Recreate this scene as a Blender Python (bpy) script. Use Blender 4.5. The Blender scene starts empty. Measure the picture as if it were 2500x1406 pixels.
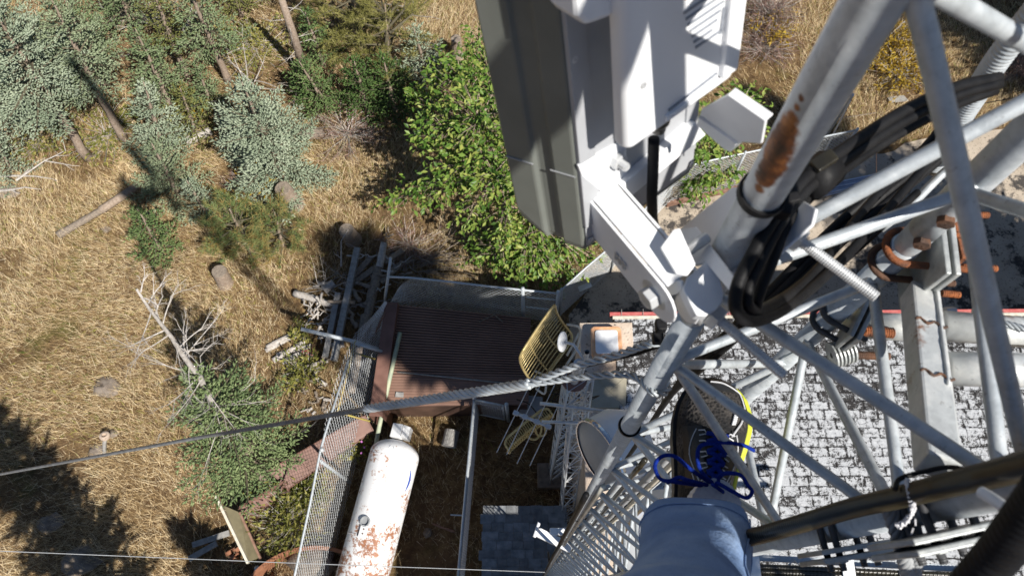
import bpy, math, random
import numpy as np
rng = np.random.default_rng(7)
random.seed(7)
SC = bpy.context.scene
COL = SC.collection
R_ = math.radians
# ------------------------------------------------------------------ camera
H = 14.0                      # eye height above the yard
FPX = 1853.0                  # focal length in photo pixels (2500 wide)
NAD = np.array([1298., 1455.])  # where straight down falls in the photo


def cr(p):
    return np.array([p[0] - 1250., 703. - p[1], -FPX])


def U(v):
    v = np.asarray(v, float)
    return v / np.linalg.norm(v)


_up = -U(cr(NAD))
_x = np.array([1., 0, 0]); _x = U(_x - _up * (_x @ _up)); _y = np.cross(_up, _x)
ROT = np.array([_x, _y, _up])
EYE = np.array([0, 0, H])


def ray(p):
    return U(ROT @ cr(p))


def gp(px, py, z=0.0):
    """world point seen at photo pixel (px,py) on the level z"""
    r = ROT @ cr((px, py))
    return EYE + r * ((z - H) / r[2])


def gz(px, py, dz):
    """same, level given below the eye (near things)"""
    return gp(px, py, H + dz)


def onpl(p, P, n):
    r = ray(p)
    return EYE + r * (((P - EYE) @ n) / (r @ n))


cam = bpy.data.cameras.new("camera")
cam.sensor_width = 36; cam.lens = 36 * FPX / 2500
cam.clip_start = 0.02; cam.clip_end = 2000
cam.dof.use_dof = True; cam.dof.focus_distance = 2.4; cam.dof.aperture_fstop = 11
co = bpy.data.objects.new("camera", cam); COL.objects.link(co)
import mathutils
M = mathutils.Matrix([list(ROT[0]) + [0], list(ROT[1]) + [0], list(ROT[2]) + [H], [0, 0, 0, 1]])
co.matrix_world = M
SC.camera = co
# ------------------------------------------------------------------ light
SUN_EL = 49.0
SUND = U(np.array([0.714 * math.cos(R_(SUN_EL)), -0.70 * math.cos(R_(SUN_EL)), math.sin(R_(SUN_EL))]))
w = bpy.data.worlds.new("World"); SC.world = w; w.use_nodes = True
nt = w.node_tree; nt.nodes.clear()
sky = nt.nodes.new("ShaderNodeTexSky"); sky.sky_type = 'NISHITA'; sky.sun_disc = False
sky.sun_elevation = R_(SUN_EL); sky.sun_rotation = math.atan2(SUND[0], SUND[1]); sky.altitude = 2400
bg = nt.nodes.new("ShaderNodeBackground"); bg.inputs[1].default_value = 0.058
wo = nt.nodes.new("ShaderNodeOutputWorld")
nt.links.new(sky.outputs[0], bg.inputs[0]); nt.links.new(bg.outputs[0], wo.inputs[0])
sl = bpy.data.lights.new("sun", 'SUN'); sl.energy = 4.6; sl.angle = R_(0.53); sl.color = (1, 0.955, 0.88)
so = bpy.data.objects.new("sun", sl); COL.objects.link(so)
so.rotation_euler = mathutils.Vector(SUND).to_track_quat('Z', 'Y').to_euler(); so.location = (0, 0, 40)
SC.view_settings.view_transform = 'Standard'; SC.view_settings.look = 'None'
SC.view_settings.exposure = 0.62; SC.view_settings.gamma = 1
SC.cycles.max_bounces = 6; SC.cycles.caustics_reflective = False; SC.cycles.caustics_refractive = False


# ------------------------------------------------------------------ materials
def mat(name, base, rough=.6, metal=0., spec=.4):
    m = bpy.data.materials.new(name); m.use_nodes = True
    b = m.node_tree.nodes["Principled BSDF"]
    b.inputs["Base Color"].default_value = (*base, 1)
    b.inputs["Roughness"].default_value = rough; b.inputs["Metallic"].default_value = metal
    b.inputs["Specular IOR Level"].default_value = spec
    return m, m.node_tree, b


def N(t, kind, **kw):
    n = t.nodes.new(kind)
    for k, v in kw.items():
        if k[0] == '_':
            setattr(n, k[1:], v)
        else:
            n.inputs[k.replace('__', ' ')].default_value = v
    return n


def noise(t, scale, detail=4, rough=.55, vec=None):
    n = N(t, "ShaderNodeTexNoise", Scale=scale, Detail=detail, Roughness=rough)
    if vec is None:
        g = t.nodes.get("geo") or t.nodes.new("ShaderNodeNewGeometry"); g.name = "geo"
        vec = g.outputs["Position"]
    t.links.new(vec, n.inputs["Vector"])
    return n.outputs["Fac"]


def ramp(t, fac, stops, interp='LINEAR'):
    r = t.nodes.new("ShaderNodeValToRGB"); cr_ = r.color_ramp; cr_.interpolation = interp
    while len(cr_.elements) < len(stops):
        cr_.elements.new(.5)
    for e, (p, c) in zip(cr_.elements, stops):
        e.position = p; e.color = (*c, 1) if len(c) == 3 else c
    t.links.new(fac, r.inputs[0])
    return r.outputs[0]


def g1(v):
    return (v, v, v)


def mix(t, fac, a, b, mode='MIX'):
    m = t.nodes.new("ShaderNodeMix"); m.data_type = 'RGBA'; m.blend_type = mode
    for s, v in ((0, fac), (6, a), (7, b)):
        if isinstance(v, (int, float)):
            m.inputs[s].default_value = v
        elif isinstance(v, tuple):
            m.inputs[s].default_value = (*v, 1)
        else:
            t.links.new(v, m.inputs[s])
    return m.outputs[2]


def mth(t, op, a, b=None, clamp=False):
    m = t.nodes.new("ShaderNodeMath"); m.operation = op; m.use_clamp = clamp
    for i, v in enumerate((a, b)):
        if v is None:
            continue
        if isinstance(v, (int, float)):
            m.inputs[i].default_value = v
        else:
            t.links.new(v, m.inputs[i])
    return m.outputs[0]


def bump(t, b, h, strength=.3, dist=.01):
    n = N(t, "ShaderNodeBump", Strength=strength, Distance=dist)
    t.links.new(h, n.inputs["Height"]); t.links.new(n.outputs[0], b.inputs["Normal"])


def pos(t):
    g = t.nodes.get("geo") or t.nodes.new("ShaderNodeNewGeometry"); g.name = "geo"
    return g.outputs["Position"]


def dist_to(t, P, r0, r1):
    """1 inside radius r0 of the point P falling to 0 at r1"""
    v = N(t, "ShaderNodeVectorMath", _operation='DISTANCE')
    t.links.new(pos(t), v.inputs[0]); v.inputs[1].default_value = tuple(P)
    m = N(t, "ShaderNodeMapRange"); m.inputs[1].default_value = r0; m.inputs[2].default_value = r1
    m.inputs[3].default_value = 1; m.inputs[4].default_value = 0
    t.links.new(v.outputs["Value"], m.inputs[0])
    return m.outputs[0]


def simple(name, c1, c2, scale, rough=.6, metal=0., bs=.0, lo=.35, hi=.65, detail=5, bscale=None, spec=.4):
    m, t, b = mat(name, c1, rough, metal, spec)
    f = noise(t, scale, detail)
    t.links.new(ramp(t, f, [(lo, c1), (hi, c2)]), b.inputs["Base Color"])
    if bs:
        bump(t, b, noise(t, bscale or scale * 3, 5), bs)
    return m


MT = {}


def galv(name, a, b_, rust=0.0, rp=None, rr=(.03, .07)):
    m, t, b = mat(name, a, .42, .25, .5)
    f = noise(t, 38, 6, .65); f2 = noise(t, 9, 3)
    c = ramp(t, f, [(.3, tuple(x * .8 for x in a)), (.5, a), (.7, b_)])
    c = mix(t, ramp(t, f2, [(.4, g1(0)), (.75, g1(.35))]), c, tuple(x * .62 for x in a))
    vo = N(t, 'ShaderNodeTexVoronoi', Scale=130.); t.links.new(pos(t), vo.inputs['Vector'])
    bw = t.nodes.new('ShaderNodeRGBToBW'); t.links.new(vo.outputs['Color'], bw.inputs[0]); c = mix(t, .16, c, bw.outputs[0], 'SOFT_LIGHT')
    dr = ramp(t, noise(t, 5, 5, .7), [(.55, g1(0)), (.8, g1(.5))]); c = mix(t, dr, c, (.30, .28, .24))
    ru = ramp(t, noise(t, 26, 6, .75), [(.69, g1(0)), (.74, g1(.8))]); c = mix(t, ru, c, (.20, .10, .05))
    # scuffs
    sc = ramp(t, noise(t, 160, 2), [(.68, g1(0)), (.72, g1(1))])
    c = mix(t, mth(t, 'MULTIPLY', sc, .4), c, (.13, .12, .11))
    if rust:
        rf = ramp(t, noise(t, 14, 6, .7), [(1 - rust, g1(0)), (1 - rust + .08, g1(1))])
        c = mix(t, rf, c, (.22, .085, .03))
    if rp is not None:
        for P, r0, r1 in rp:
            d = dist_to(t, P, r0, r1)
            k = mth(t, 'ADD', d, mth(t, 'SUBTRACT', noise(t, 55, 6, .75), .5))
            kk = ramp(t, k, [(.5, g1(0)), (.72, g1(1))])
            rc = ramp(t, noise(t, 45, 6, .7), [(.35, (.05, .028, .02)), (.5, (.16, .06, .025)), (.66, (.42, .17, .05))])
            c = mix(t, kk, c, rc)
    t.links.new(c, b.inputs["Base Color"])
    t.links.new(ramp(t, f, [(.3, g1(.36)), (.7, g1(.58))]), b.inputs["Roughness"])
    bump(t, b, noise(t, 220, 3), .12, .002)
    return m


MT['galv'] = galv('galvanised_steel', (.49, .53, .56), (.61, .64, .66))
def legskin(px, py, c=np.array([5.53, 8.79]) * .032, r=.016):
    d = ray((px, py)); a = d[0] ** 2 + d[1] ** 2; b = -2 * (d[:2] @ c); k = c @ c - r * r; q = max(0, b * b - 4 * a * k)
    return EYE + d * ((-b - math.sqrt(q)) / (2 * a))


MT['galv_leg'] = galv('weathered_leg_steel', (.49, .53, .56), (.61, .64, .66), 0.0,
                      [(legskin(x, y), r0, r1) for x, y, r0, r1 in ((1944, 262, .0, .008), (1932, 285, .001, .012), (1920, 308, .003, .017), (1910, 330, .004, .020), (1900, 352, .005, .021), (1891, 374, .005, .021), (1882, 396, .005, .020), (1872, 418, .004, .018), (1862, 440, .003, .016), (1853, 462, .001, .011), (1955, 240, .0, .007), (1930, 195, .0, .007), (1648, 975, .001, .007))])
MT['galv_dirty'] = galv('stained_steel', (.40, .42, .42), (.56, .56, .53), .30)
MT['galv_weld'] = galv('welded_tube_steel', (.58, .60, .60), (.72, .72, .70), .40)
MT['rust'] = simple('orange_rust', (.30, .095, .03), (.09, .045, .03), 60, .85, 0, .4)
MT['dkrust'] = simple('dark_rusty_steel', (.07, .045, .035), (.16, .075, .04), 50, .8, 0, .3)
MT['white'] = simple('white_powder_coat', (.82, .83, .84), (.76, .77, .79), 30, .38, 0, .03)
MT['radio'] = simple('white_plastic', (.84, .85, .87), (.80, .81, .83), 12, .45)
MT['panel'] = simple('olive_grey_metal_skin', (.145, .155, .14), (.17, .18, .163), 22, .45, .0, .02)
MT['backplate'] = simple('light_grey_metal_skin', (.36, .37, .39), (.40, .41, .43), 22, .42, .0, .02)
MT['groove'] = simple('shadowed_groove_grey', (.12, .125, .115), (.16, .16, .15), 22, .5)
MT['black'] = simple('black_rubber', (.007, .007, .008), (.014, .014, .015), 40, .55, 0, .1, spec=.18)
MT['coax'] = simple('black_coax_jacket', (.016, .0145, .010), (.038, .032, .018), 25, .28, 0, .1, spec=.6)  # yellow tint puts a brassy sheen into the black jacket colour
MT['ink'] = simple('grey_ink', (.22, .24, .28), (.30, .32, .36), 300, .6)
MT['redink'] = simple('faded_red_ink', (.45, .12, .12), (.5, .25, .25), 300, .6)
MT['wire'] = simple('bright_galvanised_wire', (.60, .62, .64), (.68, .70, .71), 30, .4, .1)
MT['gold'] = simple('gold_chromate', (.40, .30, .12), (.54, .43, .21), 18, .38, .45)
MT['bright'] = simple('pale_aluminium', (.62, .63, .64), (.5, .51, .52), 30, .35, .3)
MT['guy'] = simple('weathered_wire_rope', (.17, .175, .18), (.27, .275, .28), 60, .45, .3)
MT['dull'] = simple('dull_grey_shell', (.30, .31, .32), (.36, .37, .38), 5, .5)
MT['drum'] = simple('white_drum_shell', (.62, .63, .64), (.70, .70, .70), 6, .4)
MT['chrome'] = simple('polished_rim', (.55, .56, .58), (.62, .62, .62), 6, .18, .9)
MT['brown'] = simple('brown_painted_steel', (.15, .077, .058), (.20, .105, .08), 6, .55, 0, .08)
MT['bark'] = simple('conifer_bark', (.23, .17, .125), (.37, .295, .235), 30, .9, 0, .8, bscale=60)
MT['twig'] = simple('dark_twig_bark', (.07, .065, .04), (.12, .10, .065), 30, .9)
MT['deadwood'] = simple('silvered_wood', (.32, .29, .26), (.52, .48, .44), 22, .85, 0, .5)
MT['darkwood'] = simple('weathered_wood', (.16, .13, .105), (.28, .23, .18), 25, .9, 0, .6)
MT['rotwood'] = simple('rotting_wood', (.20, .14, .10), (.36, .21, .10), 9, .9, 0, .6)
MT['plank'] = simple('grey_plank', (.22, .21, .20), (.34, .33, .31), 14, .85, 0, .4)
MT['rock'] = simple('granite', (.15, .12, .095), (.26, .215, .175), 9, .9, 0, .7)
MT['redfascia'] = simple('faded_red_paint', (.42, .085, .08), (.5, .16, .14), 14, .6)
MT['cream'] = simple('cream_paint', (.66, .62, .52), (.5, .45, .36), 14, .7)
MT['orange'] = simple('orange_plastic_rim', (.62, .30, .14), (.70, .42, .25), 12, .5)
MT['greenpipe'] = simple('verdigris_pipe', (.30, .34, .25), (.42, .44, .30), 8, .6, 0, .2)
MT['yellowpipe'] = simple('yellowed_pipe', (.36, .30, .07), (.30, .20, .08), 6, .6)
MT['tin'] = simple('olive_hatch_steel', (.29, .26, .19), (.34, .31, .24), 7, .5, .0)
MT['blue_lace'] = simple('blue_lace', (.006, .022, .20), (.012, .04, .31), 300, .95, 0, .5, spec=.1)
MT['sock'] = simple('white_rib_sock', (.62, .62, .65), (.72, .72, .74), 200, .9)
MT['skin'] = simple('skin', (.50, .30, .22), (.56, .36, .27), 40, .5)
MT['shirt'] = simple('grey_shirt', (.12, .13, .15), (.16, .17, .19), 60, .9)
MT['hair'] = simple('brown_hair', (.05, .03, .02), (.09, .055, .03), 120, .6)
MT['lime'] = simple('lime_rubber', (.50, .55, .03), (.60, .63, .07), 90, .55)
MT['clay'] = simple('terracotta', (.34, .15, .08), (.24, .10, .055), 9, .8, 0, .3)
MT['olive'] = simple('olive_brown_steel', (.15, .13, .08), (.19, .165, .10), 9, .45)
MT['bluepaint'] = simple('blue_paint', (.02, .07, .38), (.04, .10, .45), 20, .4)
MT['steelpipe'] = simple('blue_sheen_conduit', (.33, .42, .58), (.5, .56, .66), 8, .3, .6)
MT['woodbeam'] = simple('brown_timber', (.17, .09, .06), (.25, .15, .11), 12, .85, 0, .4)


def m_denim():
    m, t, b = mat('faded_denim', (.12, .2, .36), .95, 0, .15)
    f = noise(t, 11, 4); f2 = noise(t, 900, 2)
    c = ramp(t, f, [(.3, (.14, .23, .42)), (.5, (.21, .32, .54)), (.72, (.33, .44, .62))])
    wv = N(t, "ShaderNodeTexWave", Scale=62., Distortion=.8, Detail=1.); wv.bands_direction = 'DIAGONAL'
    t.links.new(pos(t), wv.inputs["Vector"])
    c = mix(t, ramp(t, wv.outputs["Fac"], [(.2, g1(0)), (.9, g1(.02))]), c, (.40, .48, .62))
    c = mix(t, ramp(t, f2, [(.5, g1(0)), (.75, g1(.4))]), c, (.03, .07, .2))
    t.links.new(c, b.inputs["Base Color"])
    h = mth(t, 'ADD', mth(t, 'MULTIPLY', noise(t, 300, 3), .15), noise(t, 22, 5))
    bump(t, b, h, .55, .012)
    return m


MT['denim'] = m_denim()


def m_shoe():
    m, t, b = mat('black_shoe_mesh', (.02, .02, .02), .8, 0, .3)
    v = N(t, "ShaderNodeTexVoronoi", Scale=210.); t.links.new(pos(t), v.inputs["Vector"])
    c = ramp(t, v.outputs["Distance"], [(.2, (.006, .006, .006)), (.55, (.085, .075, .068))])
    c = mix(t, ramp(t, noise(t, 16, 3), [(.42, g1(0)), (.6, g1(1))]), (.014, .014, .015), c)
    t.links.new(c, b.inputs["Base Color"]); bump(t, b, v.outputs["Distance"], .6, .003)
    return m


MT['shoe'] = m_shoe()
MT['shoepanel'] = simple('black_synthetic_panel', (.012, .012, .013), (.03, .03, .03), 60, .45)
MT['reflective'] = simple('silver_trim', (.55, .56, .58), (.7, .7, .72), 90, .35)


def m_tank():
    m, t, b = mat('rusty_white_tank_paint', (.8, .8, .8), .45)
    n1 = noise(t, 2.3, 7, .7); n2 = noise(t, 17, 7, .75)
    k = mth(t, 'ADD', mth(t, 'MULTIPLY', n1, .55), mth(t, 'MULTIPLY', n2, .6))
    sx = N(t, 'ShaderNodeSeparateXYZ'); t.links.new(pos(t), sx.inputs[0]); gy = N(t, 'ShaderNodeMapRange'); gy.inputs[1].default_value = 2.4; gy.inputs[2].default_value = .0; gy.inputs[3].default_value = -.03; gy.inputs[4].default_value = .06
    t.links.new(sx.outputs[1], gy.inputs[0]); k = mth(t, 'ADD', k, gy.outputs[0])
    rf = ramp(t, k, [(.60, g1(0)), (.665, g1(1))])
    c = mix(t, rf, (.80, .80, .80), ramp(t, n2, [(.4, (.20, .075, .035)), (.7, (.42, .2, .11))]))
    t.links.new(c, b.inputs["Base Color"]); bump(t, b, n2, .15, .004)
    return m


MT['tank'] = m_tank()
MT['tankwhite'] = simple('worn_white_paint', (.74, .74, .74), (.82, .82, .82), 8, .45)


def m_shingle():
    m, t, b = mat('flaking_painted_shingle', (.5, .5, .5), .9, 0, .2)
    at = N(t, 'ShaderNodeAttribute', _attribute_name='rnd')
    fl = mth(t, 'ADD', mth(t, 'MULTIPLY', noise(t, 13, 5, .7), .5), mth(t, 'MULTIPLY', noise(t, 75, 5, .8), .5)); big = noise(t, 1.4, 6, .7)
    # flakes: patches in which the white coat has come off, with broken edges
    k = mth(t, 'ADD', mth(t, 'MULTIPLY', fl, 1.0), mth(t, 'MULTIPLY', big, .26))
    k = mth(t, 'ADD', k, mth(t, 'MULTIPLY', at.outputs['Fac'], .075))
    # more bare felt towards the eave
    sx = N(t, "ShaderNodeSeparateXYZ"); t.links.new(pos(t), sx.inputs[0])
    ey = N(t, "ShaderNodeMapRange"); ey.inputs[1].default_value = 2.0; ey.inputs[2].default_value = 3.6
    ey.inputs[3].default_value = 0; ey.inputs[4].default_value = .055
    t.links.new(sx.outputs[1], ey.inputs[0]); k = mth(t, 'ADD', k, ey.outputs[0])
    bare = ramp(t, k, [(.655, g1(0)), (.672, g1(1))])
    c = mix(t, bare, ramp(t, noise(t, 40, 4), [(.3, (.34, .35, .37)), (.7, (.52, .53, .54))]), ramp(t, noise(t, 60, 4), [(.35, (.016, .016, .018)), (.7, (.055, .05, .047))]))
    t.links.new(c, b.inputs["Base Color"])
    h = mth(t, 'SUBTRACT', noise(t, 90, 3), mth(t, 'MULTIPLY', bare, .5))
    bump(t, b, h, .5, .008)
    return m


MT['shingle'] = m_shingle()
MT['darkfelt'] = simple('bare_roof_felt', (.022, .021, .022), (.06, .055, .05), 30, .95)
MT['greyshingle'] = simple('grey_shingle', (.16, .17, .18), (.27, .28, .29), 9, .9, 0, .3)
MT['greyshingle2'] = simple('dark_grey_shingle', (.12, .125, .13), (.2, .205, .21), 9, .9, 0, .3)


def m_stucco():
    m, t, b = mat('pebble_stucco', (.5, .4, .3), .95, 0, .2)
    v = N(t, "ShaderNodeTexVoronoi", Scale=38.); t.links.new(pos(t), v.inputs["Vector"])
    sp = ramp(t, noise(t, 30, 4, .7), [(.60, g1(0)), (.66, g1(1))])
    c = ramp(t, noise(t, 3, 5), [(.35, (.46, .36, .28)), (.65, (.58, .49, .40))])
    c = mix(t, sp, c, (.07, .055, .05))
    t.links.new(c, b.inputs["Base Color"]); bump(t, b, v.outputs["Distance"], .5, .01)
    return m


MT['stucco'] = m_stucco()


def m_ground():
    m, t, b = mat('dry_hillside_soil', (.25, .17, .09), 1., 0, .1)
    f = noise(t, .55, 6, .65); f2 = noise(t, 5.5, 7, .75); f3 = noise(t, 45, 4, .7)
    c = ramp(t, f2, [(.28, (.06, .036, .02)), (.45, (.16, .10, .05)), (.62, (.31, .21, .10)), (.8, (.42, .31, .16))])
    c = mix(t, ramp(t, f, [(.48, g1(0)), (.66, g1(.6))]), c, (.21, .13, .075))
    gr = ramp(t, noise(t, .9, 5, .6, None), [(.57, g1(0)), (.68, g1(.55))])
    c = mix(t, gr, c, (.12, .13, .035))
    c = mix(t, ramp(t, f3, [(.52, g1(0)), (.72, g1(.75))]), c, (.055, .038, .024))
    t.links.new(c, b.inputs["Base Color"]); bump(t, b, mth(t, 'ADD', f2, f3), .9, .06)
    return m


MT['ground'] = m_ground()


def m_paving():
    m, t, b = mat('worn_gravel_paving', (.4, .34, .27), .95, 0, .2)
    c = ramp(t, noise(t, 2.2, 5), [(.3, (.36, .30, .235)), (.7, (.47, .40, .32))])
    sp = ramp(t, noise(t, 26, 4, .75), [(.60, g1(0)), (.64, g1(1))])
    c = mix(t, sp, c, (.05, .042, .038))
    st = ramp(t, noise(t, 1.05, 7, .72), [(.52, g1(0)), (.57, g1(1))])
    c = mix(t, mth(t, 'MULTIPLY', st, .93), c, ramp(t, noise(t, 40, 4), [(.3, (.018, .018, .02)), (.7, (.06, .055, .055))]))
    t.links.new(c, b.inputs["Base Color"]); bump(t, b, noise(t, 60, 5), .5, .01)
    return m


MT['paving'] = m_paving()


def m_leaf(name, cols, rough=.6, trans=.25, scale=1.2):
    """foliage: colour differs leaf by leaf (attribute rnd) and clump by clump"""
    m, t, b = mat(name, cols[1], rough, 0, .3)
    a = N(t, "ShaderNodeAttribute", _attribute_name="rnd")
    k = mth(t, 'ADD', mth(t, 'MULTIPLY', a.outputs["Fac"], .62), mth(t, 'MULTIPLY', noise(t, scale, 3), .62))
    n = len(cols)
    c = ramp(t, k, [(.25 + .65 * i / (n - 1), cols[i]) for i in range(n)])
    t.links.new(c, b.inputs["Base Color"])
    if trans:
        o = t.nodes["Material Output"]; tr = t.nodes.new("ShaderNodeBsdfTranslucent"); t.links.new(c, tr.inputs[0])
        ms = t.nodes.new("ShaderNodeMixShader"); ms.inputs[0].default_value = trans
        t.links.new(b.outputs[0], ms.inputs[1]); t.links.new(tr.outputs[0], ms.inputs[2]); t.links.new(ms.outputs[0], o.inputs[0])
    return m


MT['spruce_blue'] = m_leaf('blue_spruce_needles', [(.17, .215, .14), (.28, .335, .23), (.41, .46, .335)], .6, .08)
MT['spruce_sage'] = m_leaf('sage_spruce_needles', [(.135, .175, .095), (.235, .285, .165), (.35, .40, .25)], .6, .08)
MT['spruce_green'] = m_leaf('spruce_needles', [(.10, .14, .06), (.175, .235, .11), (.27, .32, .18)], .6, .08)
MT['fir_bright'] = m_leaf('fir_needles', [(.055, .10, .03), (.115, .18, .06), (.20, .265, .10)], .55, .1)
MT['fir_fence'] = m_leaf('fence_fir_needles', [(.07, .11, .045), (.155, .21, .085), (.27, .325, .15)], .55, .1)  # lighter needle colour of the fir by the fence
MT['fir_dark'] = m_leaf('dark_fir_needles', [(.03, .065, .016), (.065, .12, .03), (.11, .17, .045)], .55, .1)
MT['fir_olive'] = m_leaf('olive_needles', [(.10, .11, .028), (.17, .18, .05), (.25, .245, .08)], .6, .1)
MT['pine'] = m_leaf('pine_needles', [(.13, .13, .03), (.22, .21, .06), (.31, .28, .10)], .6, .12)
MT['pine_orange'] = m_leaf('young_pine_needles', [(.085, .14, .04), (.16, .21, .075), (.34, .21, .07)], .6, .12)
MT['leaf'] = m_leaf('cherry_leaves', [(.035, .08, .012), (.09, .175, .025), (.19, .285, .055), (.33, .36, .09)], .42, .25)
MT['forb'] = m_leaf('weed_leaves', [(.10, .125, .025), (.21, .215, .055), (.36, .32, .09)], .6, .25)
MT['redtwig'] = m_leaf('reddish_twigs', [(.13, .075, .06), (.22, .14, .115), (.33, .22, .19)], .8, .0)
MT['goldleaf'] = m_leaf('golden_leaves', [(.22, .13, .02), (.38, .25, .03), (.5, .36, .05)], .6, .25)
MT['straw'] = m_leaf('dry_grass', [(.22, .13, .06), (.50, .36, .185), (.70, .545, .32), (.86, .73, .50)], .75, .18, .8)
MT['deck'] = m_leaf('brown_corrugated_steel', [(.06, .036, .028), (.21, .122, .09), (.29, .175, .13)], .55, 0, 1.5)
MT['yellow'] = m_leaf('yellow_petals', [(.5, .36, .02), (.62, .45, .03)], .6, .2)


# ------------------------------------------------------------------ mesh building
class MB:
    def __init__(s):
        s.v = []; s.f = []; s.n = 0; s.rnd = []

    def add(s, verts, faces, rnd=None):
        verts = np.asarray(verts, float).reshape(-1, 3)
        s.v.append(verts)
        for f in faces:
            s.f.append(tuple(int(i) + s.n for i in f))
        s.n += len(verts)
        return s

    def tube(s, path, r, n=8, cap=True):
        P = np.asarray(path, float); m = len(P)
        r = np.full(m, r, float) if np.isscalar(r) else np.asarray(r, float)
        T = np.gradient(P, axis=0) if m > 2 else np.array([P[1] - P[0]] * 2)
        T /= np.maximum(np.linalg.norm(T, axis=1)[:, None], 1e-12)
        a = np.array([0, 0, 1.]) if abs(T[0][2]) < .9 else np.array([1., 0, 0])
        e = U(np.cross(T[0], a)); ang = np.linspace(0, 2 * np.pi, n, endpoint=False)
        vs = []
        for i in range(m):
            e = e - T[i] * (e @ T[i]); e = U(e); f = np.cross(T[i], e)
            vs.append(P[i] + r[i] * (np.cos(ang)[:, None] * e + np.sin(ang)[:, None] * f))
        vs = np.concatenate(vs)
        fs = [(i * n + j, i * n + (j + 1) % n, (i + 1) * n + (j + 1) % n, (i + 1) * n + j) for i in range(m - 1) for j in range(n)]
        if cap:
            fs.append(tuple(range(n - 1, -1, -1))); fs.append(tuple((m - 1) * n + j for j in range(n)))
        return s.add(vs, fs)

    def box(s, c, ex, ey, ez):
        """centre and three half-axis vectors"""
        c, ex, ey, ez = (np.asarray(x, float) for x in (c, ex, ey, ez))
        vs = [c + a * ex + b * ey + d * ez for a in (-1, 1) for b in (-1, 1) for d in (-1, 1)]
        fs = [(0, 1, 3, 2), (4, 6, 7, 5), (0, 4, 5, 1), (2, 3, 7, 6), (0, 2, 6, 4), (1, 5, 7, 3)]
        if np.dot(np.cross(ex, ey), ez) < 0:
            fs = [f[::-1] for f in fs]
        return s.add(vs, fs)

    def bar(s, a, b, wv, hv):
        """bar from a to b with half width vector wv and half height vector hv"""
        a, b = np.asarray(a, float), np.asarray(b, float)
        return s.box((a + b) / 2, (b - a) / 2, wv, hv)

    def prism(s, poly, h):
        """poly: list of 3-D points, extruded by vector h"""
        P = np.asarray(poly, float); n = len(P); Q = P + np.asarray(h, float)
        nrm = sum(np.cross(P[i] - P[0], P[(i + 1) % n] - P[0]) for i in range(n))
        fs = [tuple(range(n)), tuple(range(2 * n - 1, n - 1, -1))] + [(i, i + n, (i + 1) % n + n, (i + 1) % n) for i in range(n)]
        if nrm @ np.asarray(h) > 0:
            fs = [f[::-1] for f in fs]
        return s.add(np.concatenate([P, Q]), fs)

    def lathe(s, c, axis, prof, n=24):
        """prof: (radius, height along the axis)"""
        axis = U(axis); a = np.array([0, 0, 1.]) if abs(axis[2]) < .9 else np.array([1., 0, 0])
        e = U(np.cross(axis, a)); f = np.cross(axis, e); ang = np.linspace(0, 2 * np.pi, n, endpoint=False)
        vs = np.concatenate([np.asarray(c) + axis * h + max(r, 1e-4) * (np.cos(ang)[:, None] * e + np.sin(ang)[:, None] * f) for r, h in prof])
        m = len(prof)
        fs = [(i * n + j, i * n + (j + 1) % n, (i + 1) * n + (j + 1) % n, (i + 1) * n + j) for i in range(m - 1) for j in range(n)]
        return s.add(vs, fs)

    def mesh(s, name, origin, smooth):
        me = bpy.data.meshes.new(name)
        V = np.concatenate(s.v) - origin
        me.from_pydata(V.tolist(), [], s.f)
        if smooth:
            me.polygons.foreach_set("use_smooth", np.ones(len(me.polygons), bool))
        me.update()
        return me


def put(name, me, m, parent=None, loc=(0, 0, 0)):
    o = bpy.data.objects.new(name, me); COL.objects.link(o); o.location = loc
    if m is not None:
        me.materials.append(MT[m] if isinstance(m, str) else m)
    if parent is not None:
        o.parent = parent
    return o


class Thing:
    def __init__(s, name, label, cat, loc, group=None):
        o = bpy.data.objects.new(name, None); COL.objects.link(o); o.location = tuple(loc); o.empty_display_size = .1
        o['label'] = label; o['category'] = cat
        if group:
            o['group'] = group
        s.o = o; s.loc = np.asarray(loc, float)

    def part(s, name, mb, m, parent=None, smooth=False, bevel=0, label=None):
        o = put(name, mb.mesh(name, s.loc, smooth), m, parent or s.o)
        if bevel:
            addbevel(o, bevel)
        if label:
            o['label'] = label
        return o


def addbevel(o, wd, seg=2):
    b = o.modifiers.new("bevel", 'BEVEL'); b.width = wd; b.segments = seg; b.limit_method = 'ANGLE'; b.angle_limit = R_(40)
    return o


def single(name, mb, m, label, cat, group=None, smooth=False, bevel=0, kind=None):
    V = np.concatenate(mb.v); loc = V.mean(0); loc[2] = V[:, 2].min()
    o = put(name, mb.mesh(name, loc, smooth), m, None, loc)
    if label:
        o['label'] = label
    if cat:
        o['category'] = cat
    if group:
        o['group'] = group
    if kind:
        o['kind'] = kind
    if bevel:
        addbevel(o, bevel)
    return o


def fastmesh(name, V, F, m, rnd=None, parent=None, loc=(0, 0, 0), smooth=False):
    """V (n,3), F (k,c) constant corner count"""
    me = bpy.data.meshes.new(name); k, c = F.shape
    me.vertices.add(len(V)); me.vertices.foreach_set("co", (np.asarray(V) - np.asarray(loc)).astype(np.float32).ravel())
    me.loops.add(k * c); me.loops.foreach_set("vertex_index", F.astype(np.int32).ravel())
    me.polygons.add(k); me.polygons.foreach_set("loop_start", np.arange(0, k * c, c, dtype=np.int32))
    me.update(calc_edges=True)
    if smooth:
        me.polygons.foreach_set("use_smooth", np.ones(k, bool))
    if rnd is not None:
        at = me.attributes.new("rnd", 'FLOAT', 'FACE'); at.data.foreach_set("value", np.asarray(rnd, np.float32))
    o = put(name, me, m, parent, (0, 0, 0) if parent else loc)
    return o


def unit(a):
    return a / np.maximum(np.linalg.norm(a, axis=1)[:, None], 1e-9)


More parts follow.
